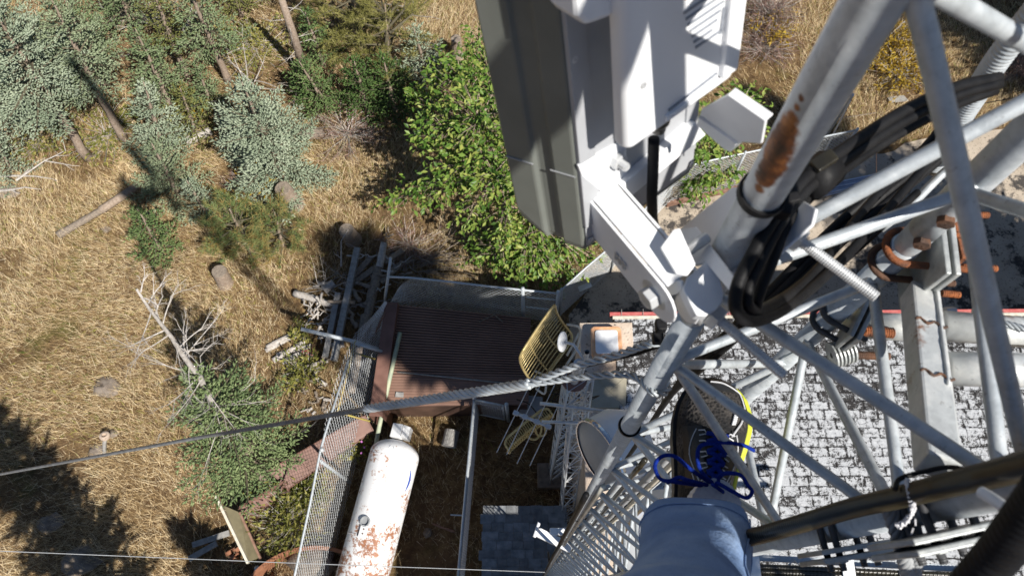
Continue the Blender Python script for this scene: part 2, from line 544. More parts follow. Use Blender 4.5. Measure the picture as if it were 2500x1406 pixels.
def spindles(P, D, L, Rd, n=4):
    """needle shoots: pointed spindles at P along D; arrays"""
    k = len(P); D = unit(D); a = np.where(np.abs(D[:, 2:3]) < .9, np.array([[0, 0, 1.]]), np.array([[1., 0, 0]]))
    e = unit(np.cross(D, a)); f = np.cross(D, e)
    ang = np.linspace(0, 2 * np.pi, n, endpoint=False)
    ring = P[:, None] + D[:, None] * (L * .45)[:, None, None] + Rd[:, None, None] * (np.cos(ang)[None, :, None] * e[:, None] + np.sin(ang)[None, :, None] * f[:, None])
    V = np.concatenate([P[:, None], ring, (P + D * L[:, None])[:, None]], 1).reshape(-1, 3)
    b = np.arange(k)[:, None] * (n + 2)
    F = []
    for j in range(n):
        j2 = (j + 1) % n
        F.append(np.stack([b[:, 0], b[:, 0] + 1 + j2, b[:, 0] + 1 + j], 1)); F.append(np.stack([b[:, 0] + 1 + j, b[:, 0] + 1 + j2, b[:, 0] + n + 1], 1))
    return V, np.concatenate(F), 2 * n


def blades(P, D, L, W, S=None):
    """flat triangles: base P, direction D, side vector S"""
    D = unit(D)
    if S is None:
        S = unit(np.cross(D, rng.normal(size=D.shape)))
    k = len(P)
    V = np.stack([P - S * W[:, None], P + S * W[:, None], P + D * L[:, None]], 1).reshape(-1, 3)
    F = np.arange(3 * k).reshape(k, 3)
    return V, F


def axis_from_pixels(base, apex, zb=0.0):
    """tree axis: base on the ground, top the point of the apex ray nearest the plumb line through the base"""
    B = gp(*base, zb); r = ray(apex)
    h = r[:2]; t = (B[:2] @ h) / (h @ h)
    return B, EYE + r * t


def conifer(label, base, apex, Rc, kind='spruce', m='spruce_green', cb=.1, dens=1., name='spruce_tree', cat='tree', group=None, up=.15, z=None, lean=0.5, trunk_r=None, top=None, clump=1.):
    if top is None:
        B, A = axis_from_pixels(base, apex)
    else:
        B, A = np.array(base, float), np.array(top, float)
    hgt = A[2] - B[2]
    T = Thing(name, label, cat, B, group)
    rt = trunk_r or max(.03, .02 * hgt + .015)
    ts = np.linspace(0, 1, 14)
    wob = rng.normal(0, .012 * hgt / 5, (14, 3)); wob[0] = wob[-1] = 0
    path = B + ts[:, None] * (A - B) + wob; path[0][2] -= .1
    rad = rt * (1 - ts) ** .8 + .006; rad[0] *= 1.3
    T.part('trunk', MB().tube(path, rad, 9), 'bark', smooth=True)
    # twigs and shoots
    P, D, L, W = [], [], [], []
    br = MB()
    nlev = max(6, int(hgt * (1 - cb) / .24))
    for li in range(nlev):
        t = cb + (1 - cb) * ((li + rng.random() * .6) / nlev)
        tt = (t - cb) / (1 - cb)
        q = B + t * (A - B)
        nb = rng.integers(5, 8)
        a0 = rng.random() * 6.28
        if kind in ('pine', 'dome'):
            shape = math.sin(math.pi * min(1, .18 + .82 * tt)) ** .6
        else:
            shape = (1 - tt) ** .75 * (.75 + .25 * min(1, tt * 6)) + .05
        for bi in range(nb):
            if rng.random() > .93:
                continue
            az = a0 + bi * 6.283 / nb + rng.normal(0, .2)
            ln = Rc * shape * rng.uniform(.62, 1.12)
            el = up + .75 * tt ** 2 + rng.normal(0, .1)
            d = np.array([math.cos(az) * math.cos(el), math.sin(az) * math.cos(el), math.sin(el)])
            sag = -(.22 if kind == 'spruce' else .1) * (1 - tt)
            s = np.linspace(0, 1, 6)
            bp = q + s[:, None] * d * ln + np.array([0, 0, 1]) * (sag * ln * (s ** 1.6 - 1.1 * s ** 3.))[:, None]
            br.tube(bp, np.linspace(max(.006, .028 * ln), .004, 6), 4, False)
            side = U(np.cross(d, [0, 0, 1.]))
            st = .054 / dens
            k0 = .18 if kind != 'pine' else .5
            for u in np.arange(k0, 1.0, st / max(ln, .12)):
                bpt = np.array([np.interp(u, s, bp[:, i]) for i in range(3)])
                for sg in (-1, 1):
                    tl = ln * .42 * (1 - u) ** .8 * rng.uniform(.6, 1.1) + .05
                    td = U(d * .75 + side * sg * rng.uniform(.5, .95) + np.array([0, 0, rng.normal(-.02, .14)]))
                    k = max(1, int(tl / (.06 / dens)))
                    for j in range(k):
                        P.append(bpt + td * tl * (j / k)); D.append(td + rng.normal(0, .26, 3) + np.array([0, 0, .16]))
            P.append(bp[-1]); D.append(d + rng.normal(0, .1, 3))
            for u in (.5, .7, .85):
                P.append(np.array([np.interp(u, s, bp[:, i]) for i in range(3)])); D.append(d + np.array([0, 0, .5]) + rng.normal(0, .3, 3))
    T.part('branches', br, 'twig')
    P, D = np.array(P), np.array(D); k = len(P)
    P = P + rng.normal(0, .018, P.shape)
    if kind == 'pine':
        # tufts of long needles
        q = 9
        PP = np.repeat(P, q, 0); DD = np.repeat(unit(D), q, 0) * .8 + rng.normal(0, .55, (k * q, 3))
        V, F = blades(PP, DD, rng.uniform(.09, .17, k * q), rng.uniform(.004, .007, k * q))
        rn = np.repeat(rng.random(k), q) * .6 + rng.random(k * q) * .4
    else:
        V, F, per = spindles(P, D, rng.uniform(.06, .125, k) * clump, rng.uniform(.0095, .018, k) * clump)
        r0 = rng.random(k) * .55 + .45 * np.repeat(rng.random(k // 60 + 1), 60)[:k]; rn = np.tile(r0, per)
    o = fastmesh('crown', V, F, m, rn, T.o, T.loc)
    return T, B, A


def fork(br, q, d, ln, r, depth, gn=2, spread=.6, sag=-.1, ns=5):
    """bare forking branch added to MB br"""
    s = np.linspace(0, 1, ns)
    bend = rng.normal(0, .16, 3)
    P = q + s[:, None] * d * ln + (s ** 2)[:, None] * (bend + np.array([0, 0, sag])) * ln * .5
    br.tube(P, np.linspace(r, r * .45, ns), 5 if r > .008 else 3, False)
    if depth <= 0:
        return
    for i in range(gn):
        u = rng.uniform(.3, 1.0) if i else 1.
        b = np.array([np.interp(u, s, P[:, j]) for j in range(3)])
        fork(br, b, U(d + rng.normal(0, spread, 3)), ln * rng.uniform(.4, .65), r * .5, depth - 1, gn, spread, sag, 4)


def pebble(c, r, sq=(1, 1, .7), n=7, rough=.18):
    """irregular stone"""
    mb = MB(); prof = []
    th = np.linspace(0, np.pi, n); ph = np.linspace(0, 2 * np.pi, 10, endpoint=False)
    vs = []
    for a in th:
        for b in ph:
            k = r * (1 + rng.normal(0, rough * (1 if 0 < a < np.pi else 0)))
            vs.append(np.asarray(c) + k * np.array([math.sin(a) * math.cos(b) * sq[0], math.sin(a) * math.sin(b) * sq[1], math.cos(a) * sq[2]]))
    fs = [(i * 10 + j, (i + 1) * 10 + j, (i + 1) * 10 + (j + 1) % 10, i * 10 + (j + 1) % 10) for i in range(n - 1) for j in range(10)]
    return mb.add(vs, fs)


def spline(pts, n):
    """Catmull-Rom through 3-D points"""
    P = np.asarray(pts, float); Q = np.concatenate([[2 * P[0] - P[1]], P, [2 * P[-1] - P[-2]]])
    out = []
    for u in np.linspace(0, len(P) - 1 - 1e-6, n):
        i = int(u); t = u - i; a, b, c, d = Q[i:i + 4]
        out.append(.5 * ((2 * b) + (-a + c) * t + (2 * a - 5 * b + 4 * c - d) * t * t + (-a + 3 * b - 3 * c + d) * t ** 3))
    return np.array(out)

# ================================================================== SETTING
PAVE = [gp(1388, 770), gp(1452, 690), gp(1530, 606), gp(1618, 503), gp(1830, 440), gp(2110, 372), gp(2300, 330), gp(2620, 300), np.array([14., 2., 0]), np.array([.9, 2., 0])]


def inside(poly, X, Y):
    """vectorised point in polygon"""
    r = np.zeros(len(X), bool); n = len(poly)
    for i in range(n):
        x1, y1 = poly[i][:2]; x2, y2 = poly[(i + 1) % n][:2]
        c = ((y1 > Y) != (y2 > Y)) & (X < (x2 - x1) * (Y - y1) / (y2 - y1 + 1e-12) + x1)
        r ^= c
    return r


def lumps(X, Y):
    return .5 * np.sin(X * 1.7 + 1.3 * np.sin(Y * .9)) + .35 * np.sin(Y * 2.3 + X * .8) + .2 * np.sin(X * 4.1 - Y * 3.3)


def ground_z(X, Y):
    k = np.clip((-X - 3.4) / 1.5, 0, 1) * .05 + np.clip((Y - 8) / 2, 0, 1) * .04
    return k * lumps(X, Y)


gx = np.concatenate([[-400, -150, -60, -30], np.linspace(-18, 16, 137), [30, 60, 150, 400]])
gy = np.concatenate([[-400, -150, -60, -25], np.linspace(-8, 22, 121), [40, 80, 200, 400]])
GX, GY = np.meshgrid(gx, gy)
GV = np.stack([GX, GY, ground_z(GX, GY)], -1).reshape(-1, 3)
nx = len(gx)
GF = np.array([(j * nx + i, j * nx + i + 1, (j + 1) * nx + i + 1, (j + 1) * nx + i) for j in range(len(gy) - 1) for i in range(nx - 1)])
o = fastmesh('ground', GV, GF, 'ground', smooth=True); o['kind'] = 'structure'; o['label'] = 'dry straw coloured hillside soil with patches of weeds'
mb = MB(); P = np.array(PAVE); P[:, 2] = .012
mb.add(P, [tuple(range(len(P)))][::-1]); o = single('paved_yard', mb, 'paving', 'worn beige gravel yard with dark tar patches beyond the roof', None, kind='structure')

# ------------------------------------------------------------------ building
EZ = 3.6
E0 = gp(1497, 772, EZ)
EY, EX = E0[1], E0[0]
RY, RZ = -.6, EZ + (E0[1] + .6) * .09
BT = Thing('equipment_building', 'long building with flaking white painted shingle roof under the tower', 'building', (EX + 4, 0, 0))
mb = MB()
xs = [EX, 11.]
pf = [(EY, EZ), (RY, RZ), (RY - .6, RZ - .02)]
V = [(x, y, z) for x in xs for y, z in pf] + [(x, y, z - .09) for x in xs for y, z in pf]
mb.add(V, [(0, 3, 4, 1), (1, 4, 5, 2), (6, 7, 10, 9), (7, 8, 11, 10), (0, 1, 7, 6), (1, 2, 8, 7), (3, 9, 10, 4), (4, 10, 11, 5), (0, 6, 9, 3), (2, 5, 11, 8)])
roof = BT.part('roof', mb, 'darkfelt')
sl_r = (RZ - EZ) / (EY - RY); V, F, RN = [], [], []; n0 = 0
for r in range(int((EY - RY) / .128) + 1):
    y1 = EY - .012 - r * .128 + rng.normal(0, .003); x = EX + .006 - (.12 if r % 2 else 0) + rng.normal(0, .012)
    while x < EX + 7.2:
        wv = .236 + rng.normal(0, .006); xa, xb = max(x, EX + .004), x + wv - .006; x += wv
        if xb - xa < .03:
            continue
        dy = rng.normal(0, .006); lift = .004 + .004 * rng.random(); tone = rng.normal(0, .22); sk_ = rng.normal(0, .004)
        ys = np.array([y1 + dy, y1 + dy - .016, y1 - .10, y1 - .150]); xs_ = np.array([xa, xa + .014, xb - .014, xb])
        for j, yy in enumerate(ys):
            for i_, xx in enumerate(xs_):
                z = EZ + (EY - yy) * sl_r + .004 + lift * (1 - j / 3.) + (.004 if j < 3 else -.002)
                V.append((xx, yy + sk_ * (i_ - 1.5), z))
        for i_ in (0, 3):
            V.append((xs_[i_], ys[0] + sk_ * (i_ - 1.5), EZ + (EY - ys[0]) * sl_r - .003))
        for j in range(3):
            for i_ in range(3):
                F.append((n0 + j * 4 + i_, n0 + (j + 1) * 4 + i_, n0 + (j + 1) * 4 + i_ + 1, n0 + j * 4 + i_ + 1)); RN.append((1. if (j == 0 or i_ != 1) else 0.) * rng.uniform(.2, 1.1) + tone)
        F.append((n0 + 16, n0, n0 + 3, n0 + 17)); RN.append(2.)
        n0 += 18
fastmesh('shingle_tabs', np.array(V), np.array(F), 'shingle', RN, BT.o, BT.loc)
# red gutter board at the eave, in front of the roof edge
mb = MB(); mb.box((EX + 4.85, EY + .032, EZ - .03), (4.9, 0, 0), (0, .028, 0), (0, 0, .045)); f_ = BT.part('eave_board', mb, 'redfascia', bevel=.006)
mb = MB(); mb.box((EX + 4.85, EY - .03, EZ + .02), (4.86, 0, 0), (0, .022, 0), (0, 0, .012)); BT.part('drip_edge', mb, 'cream')
for x in np.arange(EX + .12, EX + 3.4, .31):
    mb = MB(); mb.tube([(x, EY + .0, EZ + .02), (x + rng.normal(0, .01), EY + .09, EZ + .05)], .004, 4); BT.part('gutter_strap', mb, 'plank')
mb = MB(); mb.box((EX + 5, (EY + RY - .6) / 2 - .1, (EZ - .1) / 2), (4.75, 0, 0), (0, (EY - RY + .6) / 2 - .3, 0), (0, 0, (EZ - .1) / 2)); BT.part('wall', mb, 'stucco')
mb = MB(); mb.box((EX + 1.05, -2.95, 2.65), (1.35, 0, 0), (0, 2.2, 0), (0, 0, 2.65)); BT.part('unseen_shade_block', mb, 'stucco')  # unseen tall block added behind the roof to throw shade on the yard
# stucco annex along the left wall
AZ = 3.62
a0 = gp(1418, 793, AZ); a1 = gp(1530, 798, AZ)
AT = Thing('flat_roofed_annex', 'low beige pebbled stucco annex along the end wall of the building', 'annex', (a0[0] + .4, 1.5, 0))
AX0, AX1, AY1, AY0 = a0[0], EX + .24, a0[1], -1.0
mb = MB(); mb.box(((AX0 + AX1) / 2, (AY0 + AY1) / 2, AZ / 2), ((AX1 - AX0) / 2, 0, 0), (0, (AY1 - AY0) / 2, 0), (0, 0, AZ / 2)); AT.part('wall', mb, 'stucco', bevel=.02)
mb = MB(); mb.box(((AX0 + AX1) / 2 - .0, (AY0 + AY1) / 2, AZ + .02), ((AX1 - AX0) / 2 + .02, 0, 0), (0, (AY1 - AY0) / 2 + .02, 0), (0, 0, .018)); AT.part('cap', mb, 'stucco', bevel=.01)
# roof ventilator with an orange rim
c = gp(1481, 835, AZ + .22); hx = .215; hy = .235
VT = Thing('roof_ventilator', 'square roof ventilator with orange rim and white lid on the stucco annex', 'roof vent', (c[0], c[1], AZ + .04))


def rrect(cx, cy, hx, hy, r, z, n=5):
    out = []
    for k, (sx, sy) in enumerate(((1, 1), (-1, 1), (-1, -1), (1, -1))):
        for a in np.linspace(0, math.pi / 2, n):
            t = a + k * math.pi / 2
            out.append((cx + sx * (hx - r) + r * math.cos(t), cy + sy * (hy - r) + r * math.sin(t), z))
    return out


VT.part('base', MB().prism(rrect(c[0], c[1], hx * .93, hy * .93, .03, AZ + .04), (0, 0, .13)), 'stucco')
VT.part('rim', MB().prism(rrect(c[0], c[1], hx, hy, .06, AZ + .17), (0, 0, .05)), 'orange', bevel=.015)
VT.part('lid', MB().prism(rrect(c[0], c[1], hx * .74, hy * .74, .04, AZ + .221), (0, 0, .02)), 'tankwhite', bevel=.008)
# tan steel hatch with a raised cross
c0, c1, c2, c3 = gp(1447, 915, AZ + .1), gp(1530, 918, AZ + .1), gp(1528, 996, AZ + .1), gp(1443, 996, AZ + .1)
HT = Thing('roof_hatch', 'tan steel roof hatch with raised cross creases beside the guy wire', 'hatch', ((c0 + c2) / 2) * np.array([1, 1, 0]) + np.array([0, 0, AZ + .04]))
for q in (c0, c1, c2, c3):
    q[2] = AZ + .042
mb = MB(); mb.prism([c0, c1, c2, c3], (0, 0, .07)); HT.part('lid', mb, 'tin', bevel=.01)
mb = MB(); up_ = np.array([0, 0, .115])
for a, b in ((c0, c2), (c1, c3)):
    k = .04
    mb.tube([a * (1 - k) + b * k + up_ * .62, a * k + b * (1 - k) + up_ * .62], .005, 4)
HT.part('crease', mb, 'tin')
# little shingled lean-to roof, in the shade
LZ = 2.15
l0, l1 = gp(1184, 1236, LZ), gp(1380, 1238, LZ)
LT = Thing('lean_to_shed', 'small grey shingled lean-to roof in the shade beside the lattice tower', 'shed', ((l0[0] + l1[0]) / 2, (l0[1]) / 2, 0))
mb = MB()
nrow, ry0 = 14, l0[1]
rowh = .125
wtot = l1[0] - l0[0]
parts = [MB(), MB()]
for r in range(nrow):
    y1 = ry0 - r * rowh; z = LZ + r * .012
    xx = l0[0] + (rng.random() * .1 - .1 if r % 2 else -.03)
    while xx < l1[0]:
        ww = rng.uniform(.12, .26)
        x2 = min(xx + ww, l1[0] + .02)
        mbx = parts[int(rng.random() < .42)]
        e = rng.normal(0, .006)
        mbx.box(((xx + x2) / 2, y1 - rowh * .5 + e, z + .006 + rng.random() * .004), ((x2 - xx) / 2 - .002, 0, 0), (0, rowh * .56, 0), (0, 0, .006))
        xx = x2 + .001
LT.part('shingles', parts[0], 'greyshingle'); LT.part('shingles', parts[1], 'greyshingle2')
mb = MB(); mb.box(((l0[0] + l1[0]) / 2, ry0 - nrow * rowh / 2, LZ - .05), (wtot / 2 - .01, 0, 0), (0, nrow * rowh / 2, -.0), (0, 0, .04)); LT.part('deck_board', mb, 'darkwood')
mb = MB(); mb.box(((l0[0] + l1[0]) / 2, ry0 - nrow * rowh / 2, (LZ - .1) / 2), (wtot / 2 - .1, 0, 0), (0, nrow * rowh / 2 - .1, 0), (0, 0, (LZ - .1) / 2)); LT.part('wall', mb, 'darkwood')

# ------------------------------------------------------------------ brown corrugated platform
DZ = .9
q = [gp(966, 744, DZ), gp(1296, 776, DZ), gp(1290, 988, DZ), gp(930, 992, DZ)]
DT = Thing('corrugated_platform', 'low platform roofed with dark brown corrugated steel, mostly in shade', 'platform', (sum(q) / 4) * np.array([1, 1, 0]))
KC = 36; nv = KC * 8 + 1
V = []
for i, v in enumerate(np.linspace(0, 1, nv)):
    amp = .013 if v < .66 else (.005 if v < .74 else .0015)
    zz = DZ + amp * np.sin(2 * np.pi * v * KC)
    for u in np.linspace(0, 1, 9):
        p = (q[0] * (1 - u) + q[1] * u) * (1 - v) + (q[3] * (1 - u) + q[2] * u) * v
        V.append((p[0], p[1], zz + .006 * math.sin(u * 5 + v * 3)))
F = np.array([(i * 9 + j, (i + 1) * 9 + j, (i + 1) * 9 + j + 1, i * 9 + j + 1) for i in range(nv - 1) for j in range(8)])
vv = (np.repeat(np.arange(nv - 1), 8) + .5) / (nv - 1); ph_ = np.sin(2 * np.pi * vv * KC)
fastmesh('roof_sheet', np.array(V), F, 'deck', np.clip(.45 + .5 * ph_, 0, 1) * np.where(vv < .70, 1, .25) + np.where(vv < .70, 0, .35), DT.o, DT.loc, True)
mb = MB(); qq = [p.copy() for p in q]
cen = sum(q) / 4
for p in qq:
    p[:2] = cen[:2] + (p[:2] - cen[:2]) * .985; p[2] = .0
mb.prism(qq, (0, 0, DZ - .03)); DT.part('side_wall', mb, 'deck')
# bits lying on the platform
a, b = gp(970, 908, DZ + .02), gp(1300, 942, DZ + .02)
mb = MB(); mb.tube([a, b], .014, 8); single('conduit_pipe', mb, 'plank', 'thin grey conduit pipe lying across the brown corrugated platform', 'pipe', smooth=True)
mb = MB(); a, b, c = gp(1170, 786, DZ + .03), gp(1207, 768, DZ + .05), gp(1228, 786, DZ + .03)
mb.tube([a, b], .01, 5); mb.tube([b, c], .012, 5); single('forked_stick', mb, 'darkwood', 'bent greenish stick lying on the corrugated platform', 'stick')
mb = MB(); mb.prism([gp(967, 957, DZ + .02), gp(986, 958, DZ + .02), gp(985, 970, DZ + .02), gp(965, 969, DZ + .02)], (0, 0, .012)); single('metal_scrap', mb, 'plank', 'small grey square of sheet metal on the platform edge', 'scrap')


# brown steel edge beam beside the platform and the fallen trough beyond
def channel(label, pts, wdt, hgt, mname, name='steel_beam', cat='beam', flange=.05):
    """U-channel whose flat web faces up: pts two end points on the web centre line"""
    a, b = np.asarray(pts[0], float), np.asarray(pts[1], float)
    d = U(b - a); s = U(np.cross(d, [0, 0, 1.])); n = np.cross(s, d)
    T = Thing(name, label, cat, (a + b) / 2 * np.array([1, 1, 0]))
    mb = MB(); mb.bar(a, b, s * wdt / 2, n * .008); T.part('web', mb, mname, bevel=.004)
    for k in (-1, 1):
        mb = MB(); mb.bar(a + s * k * (wdt / 2 - .008) - n * (hgt / 2 + .009), b + s * k * (wdt / 2 - .008) - n * (hgt / 2 + .009), s * .008, n * hgt / 2); T.part('flange', mb, mname)
    return T


channel('brown steel beam standing along the left edge of the corrugated platform', [gp(956, 738, DZ + .14), gp(917, 1016, DZ + .14)], .235, .9, 'brown')


def plate(name, label, cat, px, mname, th=.02, rim=None):
    """flat sheet through pixel corners each with its own height, with thickness"""
    P = [gp(*p) for p in px]
    n = U(np.cross(P[1] - P[0], P[2] - P[0])); n = n if n[2] > 0 else -n
    T = Thing(name, label, cat, sum(P) / len(P))
    T.part('sheet', MB().prism(P, -n * th), mname, bevel=.004)
    if rim:
        mb = MB()
        for i in range(len(P)):
            mb.tube([P[i], P[(i + 1) % len(P)]], rim, 6)
        T.part('rim', mb, mname)
    return T, P, n


T, P, n = plate('steel_trough', 'wide brown rusted steel trough side running down behind the leaning chain-link', 'trough', [(890, 1012, .75), (912, 1052, .55), (705, 1192, .55), (655, 1148, .75)], 'brown', .012, .012)
for u in (.42, .74):
    a = P[0] * (1 - u) + P[3] * u + np.array([0, 0, .012]); b = P[1] * (1 - u) + P[2] * u + np.array([0, 0, .012]); T.part('seam', MB().tube([a, b], .014, 6), 'brown')
T, P, n = plate('steel_channel', 'short reddish brown steel channel lying at the foot of the green fir', 'channel', [(700, 1178, .60), (706, 1196, .5), (598, 1262, .5), (582, 1238, .6)], 'brown', .012, .01)
mb = MB(); a, b = gp(690, 1178, .78), gp(586, 1238, .78); mb.bar(a, b, np.array([.02, .035, 0]), np.array([0, 0, .012])); T.part('lip', mb, 'brown')
mb = MB(); mb.prism([gp(706, 1196, .5), gp(598, 1262, .5), gp(612, 1272, .15), gp(718, 1206, .15)], (.01, -.01, -.01)); T.part('lower_flange', mb, 'brown')
T, P, n = plate('leaning_door', 'olive brown steel door leaning on edge with a pale peeling edge', 'old door', [(546, 1233, .9), (585, 1250, .75), (634, 1360, .55), (606, 1372, .75)], 'olive', .018)
mb = MB(); mb.bar(gp(526, 1208, .93), gp(606, 1374, .78), np.array([.018, .01, 0]), np.array([0, 0, .03])); T.part('peeling_edge', mb, 'cream')
mb = MB(); mb.bar(gp(586, 1250, .77), gp(636, 1362, .57), np.array([.014, .01, 0]), np.array([0, 0, .025])); T.part('hinge_edge', mb, 'woodbeam')
# rim of an old rusty tank
cc = gp(760, 1490, .3)
mb = MB(); ang = np.linspace(.2, 2.9, 40)
r0 = 1.25
out = [cc + np.array([r0 * math.cos(a), r0 * math.sin(a) * .82, 0]) for a in ang]
for zz in (0, .3):
    pass
inner = [cc + (p - cc) * .94 for p in out]
V = []
for p, i_ in zip(out, inner):
    V += [p - [0, 0, .3], p + [0, 0, .12], i_ + [0, 0, .12], i_ - [0, 0, .3]]
F = [(4 * k + j, 4 * k + (j + 1) % 4, 4 * k + 4 + (j + 1) % 4, 4 * k + 4 + j) for k in range(len(ang) - 1) for j in range(4)]
F += [(0, 3, 2, 1), (4 * (len(ang) - 1), 4 * (len(ang) - 1) + 1, 4 * (len(ang) - 1) + 2, 4 * (len(ang) - 1) + 3)]
mb.add(V, F); single('cistern_rim', mb, 'clay', 'curved rusty orange rim of a broken cistern in the lower gully', 'cistern')
# stack of red tiles
for i in range(11):
    u = rng.random(2)
    c = gp(548 + 34 * u[0], 1335 + 32 * u[1], .04 + .05 * (i % 3)); a = rng.normal(.5, .15)
    e = np.array([math.cos(a), math.sin(a), 0]); f = np.array([-e[1], e[0], 0])
    mb = MB(); mb.box(c, e * .05, f * .035, (0, 0, .022)); single('clay_brick', mb, 'clay', 'small red clay brick heaped in the shaded gully', 'brick', 'loose clay bricks in the gully', bevel=.004)

# ------------------------------------------------------------------ propane tank
TZ = .72; TR = .43
ta, tb = gp(963, 1112, TZ), gp(868, 1470, TZ)
td = U(ta - tb); TT = Thing('propane_tank', 'long white propane tank with rust patches lying in the yard', 'gas tank', (ta + tb) / 2 * np.array([1, 1, 0]))
prof = [(0.001, -.24), (.2, -.225), (.32, -.18), (.39, -.1), (TR, 0)]
ln = np.linalg.norm(ta - tb)
hd = [(TR, 0)] + [(TR * math.cos(a), .27 * math.sin(a)) for a in np.linspace(0.12, math.pi / 2, 9)]
prof = [(r, -h) for r, h in hd[::-1]] + [(TR, x) for x in np.linspace(.05, ln - .05, 40)] + [(r, ln + h) for r, h in hd]
TT.part('shell', MB().lathe(tb, td, prof, 48), 'tank', smooth=True)
mb = MB()
for u in (.1, ln * .42, ln - .06):
    TT.part('weld_band', MB().lathe(tb + td * u, td, [(TR - .002, -.014), (TR + .004, -.01), (TR + .004, .01), (TR - .002, .014)], 48), 'tank', smooth=True)
sd = U(np.cross([0, 0, 1.], td))
for k in (-1, 1):
    for u in (.25, ln - .3):
        mb = MB(); mb.box(tb + td * u + sd * k * .25 + np.array([0, 0, -TZ / 2 - .06]), td * .12, sd * .03, (0, 0, TZ / 2 - .06)); TT.part('leg', mb, 'plank')
# valve hood on the end, two facets
hc = ta + td * .30
hb = TT.part('hood', MB().prism([hc + sd * .13 + np.array([0, 0, .20]) + td * -.02, hc - sd * .06 + np.array([0, 0, .26]) + td * -.02, hc - sd * .06 + np.array([0, 0, -.1]) + td * -.02, hc + sd * .13 + np.array([0, 0, -.1]) + td * -.02], td * .24), 'tankwhite', bevel=.01)
TT.part('hood_flap', MB().prism([hc - sd * .07 + np.array([0, 0, .255]), hc - sd * .185 + np.array([0, 0, .15]), hc - sd * .185 + np.array([0, 0, -.1]), hc - sd * .07 + np.array([0, 0, -.1])], td * .215), 'tankwhite', bevel=.008)


def ontank(u, a, off=0.0):
    """point on the tank skin, u metres from the front, a angle from the top towards the building"""
    return ta - td * u + (sd * -math.sin(a) + np.array([0, 0, math.cos(a)])) * (TR + off)


# blue arc mark on the shaded side
mb = MB(); V = []; F = []
for i, s in enumerate(np.linspace(0, 1, 14)):
    u0 = .2 + .36 * s; wv = .05 * math.sin(math.pi * s) ** .7 + .006
    for k in (-1, 1):
        V.append(ontank(u0, 1.06 + .10 * math.sin(math.pi * s) + k * wv, .004))
F = [(2 * i, 2 * i + 1, 2 * i + 3, 2 * i + 2) for i in range(13)]
mb.add(V, F); TT.part('blue_mark', mb, 'bluepaint')
mb = MB(); mb.tube([ontank(.16 + .44 * s, .98 - .12 * math.sin(math.pi * s) ** .5, .002) for s in np.linspace(0, 1, 12)], .003, 4); TT.part('blue_outline', mb, 'bluepaint')
mb = MB()
mb.tube([ontank(-.1, .05, .002 - .03), ontank(-.045, .12, .001 - .012), ontank(-.02, .16, .0)], .005, 4); mb.tube([ontank(-.11, -.08, -.03), ontank(-.06, -.12, -.014)], .005, 4)
TT.part('black_mark', mb, 'ink')
# open gauge hatch
hc = ontank(1.18, -.22); nrm = U(hc - (ta - td * 1.18)); s2 = U(np.cross(nrm, td))
TT.part('gauge_collar', MB().lathe(hc - nrm * .01, nrm, [(.085, 0), (.085, .05), (.07, .05), (.07, .012), (.001, .012)], 20), 'dull')
TT.part('gauge_cover', MB().box(hc + td * -.16 + nrm * .03 + s2 * -.02, td * .1, s2 * .07, nrm * .006), 'tankwhite', bevel=.003)
mb = MB()
for k in (0, .07):
    TT.part('valve_cap', MB().lathe(hc - td * (.12 + k) + nrm * .037 + s2 * -.02, nrm, [(.013, 0), (.013, .006), (.001, .006)], 10), 'dkrust')

# wood round, stick and stones in the shaded yard
c = gp(1101, 1070, .14)
mb = MB(); mb.tube([c + [-.04, -.15, 0], c + [.02, .15, 0]], .14, 14); single('wood_round', mb, 'plank', 'split grey log round lying in the shaded yard', 'log', smooth=False, bevel=.01)
mb = MB(); mb.tube(spline([gp(1055, 1277, .03), gp(1080, 1287, .05), gp(1112, 1298, .03)], 7), [.012, .02, .024, .02, .024, .03, .02], 7); single('broken_branch', mb, 'woodbeam', 'short orange brown branch lying in the shaded yard', 'stick', smooth=True)
single('field_stone', pebble(gp(1043, 1300, .04), .085), 'rock', 'small rounded stone in the shaded yard', 'stone', smooth=True)
single('gully_boulder', pebble(gp(764, 1375, .12), .4, (1, .8, .5)), 'rock', 'large pale boulder behind the leaning chain-link', 'stone', smooth=True)

# ------------------------------------------------------------------ chain-link fences
def resample(pts, s):
    P = np.asarray(pts, float); d = np.concatenate([[0], np.cumsum(np.linalg.norm(np.diff(P, axis=0), axis=1))])
    return d[-1], lambda u: np.stack([np.interp(u, d, P[:, i]) for i in range(3)], -1)


